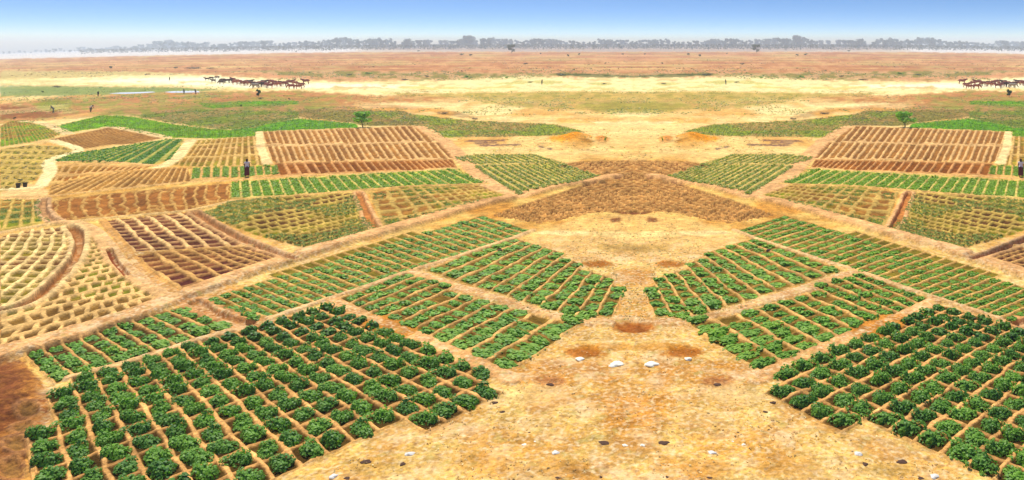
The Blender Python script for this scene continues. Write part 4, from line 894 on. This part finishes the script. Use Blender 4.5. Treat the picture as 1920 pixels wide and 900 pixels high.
person(2 * PX0 - 1016, 159, R(-60), .15, (.08, .10, .08), (.07, .09, .08), 'dark clothed person on the pale sand, right of the middle', trousers=True)

# buckets by the pale footpath
M_BK = mat('black_plastic', (.015, .013, .013), .45, .4)
def bucket(x, y, label):
    root = empty('bucket', place(x, y)); V = [(0, 0, 0)]; seg = 20; prof = [(.15, 0), (.19, .40), (.205, .40), (.205, .43), (.185, .43), (.14, .03)]
    V = []; Fc = []
    for r, z in prof:
        for k in range(seg): V.append((r * math.cos(k * 6.2832 / seg), r * math.sin(k * 6.2832 / seg), z))
    for i in range(len(prof) - 1):
        for k in range(seg): Fc.append((i * seg + k, i * seg + (k + 1) % seg, (i + 1) * seg + (k + 1) % seg, (i + 1) * seg + k))
    Fc.append(tuple(reversed(range(seg)))); Fc.append(tuple(range((len(prof) - 1) * seg, len(prof) * seg)))
    me = bpy.data.meshes.new('pail'); me.from_pydata(V, [], Fc); me.update(); ob('pail', me, M_BK, root)
    v, f = tube([(math.cos(t) * .2, math.sin(t) * .06, .42 + math.sin(t) * .14) for t in np.linspace(0, 3.1416, 9)], [.008] * 9); me = bpy.data.meshes.new('handle'); me.from_pydata([tuple(a) for a in v], [], f); me.update(); ob('handle', me, M_BK, root)
    tag(root, label, 'bucket', 'dark buckets by the footpath')
bucket(34, 354, 'black bucket at the pale footpath, nearer the left picture edge'); bucket(47, 351, 'black bucket beside the pale footpath, right of its twin')

# stones, rubbish and clods on the foreground sand
def stone_mesh(seed, m, flat=.5, crumple=.25, sub=3):
    import bmesh
    bm = bmesh.new(); bmesh.ops.create_icosphere(bm, subdivisions=sub, radius=.5); r = random.Random(seed); ph = [r.uniform(0, 6) for _ in range(6)]
    for v in bm.verts:
        c = v.co; k = 1 + crumple * (math.sin(c.x * 5 + ph[0]) * math.cos(c.y * 6 + ph[1]) + .5 * math.sin(c.z * 9 + ph[2] + c.x * 8) + .35 * math.sin(c.y * 15 + ph[3]) * math.cos(c.x * 13 + ph[4]))
        v.co = Vector((c.x * k, c.y * k, max(c.z, -.25) * k * flat))
    me = bpy.data.meshes.new('stone'); bm.to_mesh(me); bm.free(); me.materials.append(m)
    for p_ in me.polygons: p_.use_smooth = sub > 2
    return me
M_WHITE = mat('white_stone', (.90, .84, .64), .8, .2, .12, 6); M_CLOD = mat('dark_clod', (.10, .055, .035), .95, .05, .3, 8); M_BAG = mat('plastic_scrap', (.74, .68, .56), .6, .3, .15, 20)
i_ = 0
def stone(x, y, wpx, hpx, m, name, label, cat, grp, rz=0):
    global i_
    i_ += 1; loc = place(x, y); s = loc.y / F; o = ob(name, stone_mesh(i_, m, .5 if m is not M_CLOD else .55)); o.location = loc; o.scale = (wpx * s, max(wpx * s * .7, hpx * s * 1.6), hpx * s * (1.5 if m is not M_CLOD else .8)); o.rotation_euler = (0, 0, rz); tag(o, label, cat, grp)
for x, sd_ in both(1155): stone(x, 683, 28, 11, M_WHITE, 'stone', f'large flat white stone on the sand, {sd_} of the middle', 'stone', 'white stones on the sand', .3 if sd_ == 'left' else -.3)
for x, sd_ in both(1087): stone(x, 676, 15, 8, M_WHITE, 'stone', f'small white stone beyond the larger one, outer {sd_} side', 'stone', 'white stones on the sand')
for x, sd_ in both(1134): stone(x, 832, 22, 7, M_CLOD, 'clod', f'dark elongated clod on the foreground sand, {sd_} of the middle', 'clod', 'dark clods on the sand', -.1 if sd_ == 'left' else .1)
for x, sd_ in both(768): stone(x, 851, 18, 9, M_BAG, 'plastic_scrap', f'white plastic scrap on sand below the {sd_} front plot', 'scrap', 'pale scraps on the sand')
for x, sd_ in both(625): stone(x, 893, 16, 9, M_BAG, 'plastic_scrap', f'white scrap at the lower tip of the {sd_} front plot', 'scrap', 'pale scraps on the sand')
for x, sd_ in both(1042): stone(x, 850, 14, 7, M_BAG, 'plastic_scrap', f'pale scrap on sand outward of the dark clod, {sd_} side', 'scrap', 'pale scraps on the sand')
for (x, y, w, hh_, d) in [(686, 866, 18, 7, 'dark clod below the last clumps of the {} front plot'), (755, 870, 9, 7, 'small black clod below the plastic scrap, {} side'), (1032, 722, 14, 5, 'brown clod on a brown soil patch, {} side'), (928, 755, 12, 6, 'dark clod just outside the {} front plot corner'), (942, 772, 9, 4, 'small dark clod nearer the camera than the corner clod, {} side'),
                          (993, 810, 7, 4, 'tiny dark clod alone on the {} sand'), (650, 898, 12, 7, 'brown clod touching the white scrap, {} side'), (1046, 898, 12, 5, 'dark clod at the bottom picture edge, {} of the middle'), (936, 472, 9, 6, 'black lump among the far clumps of the {} plot by the sand'), (1126, 897, 6, 5, 'tiny clod at the bottom edge nearest the middle, {} side')]:
    for xx, sd_ in both(x): stone(xx, y, w, hh_, M_CLOD, 'clod', d.format(sd_), 'clod', 'dark clods on the sand')
for (x, y, w, d) in [(1011, 476, 9, 'pale stone beside the upper clumps of the {} plot'), (1172, 838, 10, 'pale pebble between the two dark clods, {} one'), (983, 832, 8, 'pale pebble on the {} foreground sand'), (1003, 826, 5, 'smallest pale pebble on the {} foreground sand')]:
    for xx, sd_ in both(x): stone(xx, y, w, w * .5, M_WHITE, 'stone', d.format(sd_), 'stone', 'white stones on the sand')

# ------------------------------------------------------------------ haze
zmin = float(Za.min()) - 1.0; zmax = 34.0
bx = (-4500, 4500, -260, 3600, zmin, zmax)
V = [(x, y, z) for x in bx[:2] for y in bx[2:4] for z in bx[4:]]
me = bpy.data.meshes.new('haze'); me.from_pydata(V, [], [(0, 1, 3, 2), (4, 6, 7, 5), (0, 4, 5, 1), (2, 3, 7, 6), (0, 2, 6, 4), (1, 5, 7, 3)]); me.update()
mh = bpy.data.materials.new('haze'); mh.use_nodes = True; t = mh.node_tree; t.nodes.clear(); o_ = N(t, 'ShaderNodeOutputMaterial'); pv = N(t, 'ShaderNodeVolumePrincipled')
pv.inputs['Color'].default_value = (.78, .9, 1, 1); pv.inputs['Density'].default_value = .00037; pv.inputs['Anisotropy'].default_value = .1
t.links.new(pv.outputs[0], o_.inputs['Volume'])
tag(ob('haze', me, mh), kind='stuff')
for o in protos:
    if o not in used: o.location = (0, -150, 0)
print('objects', len(bpy.data.objects))
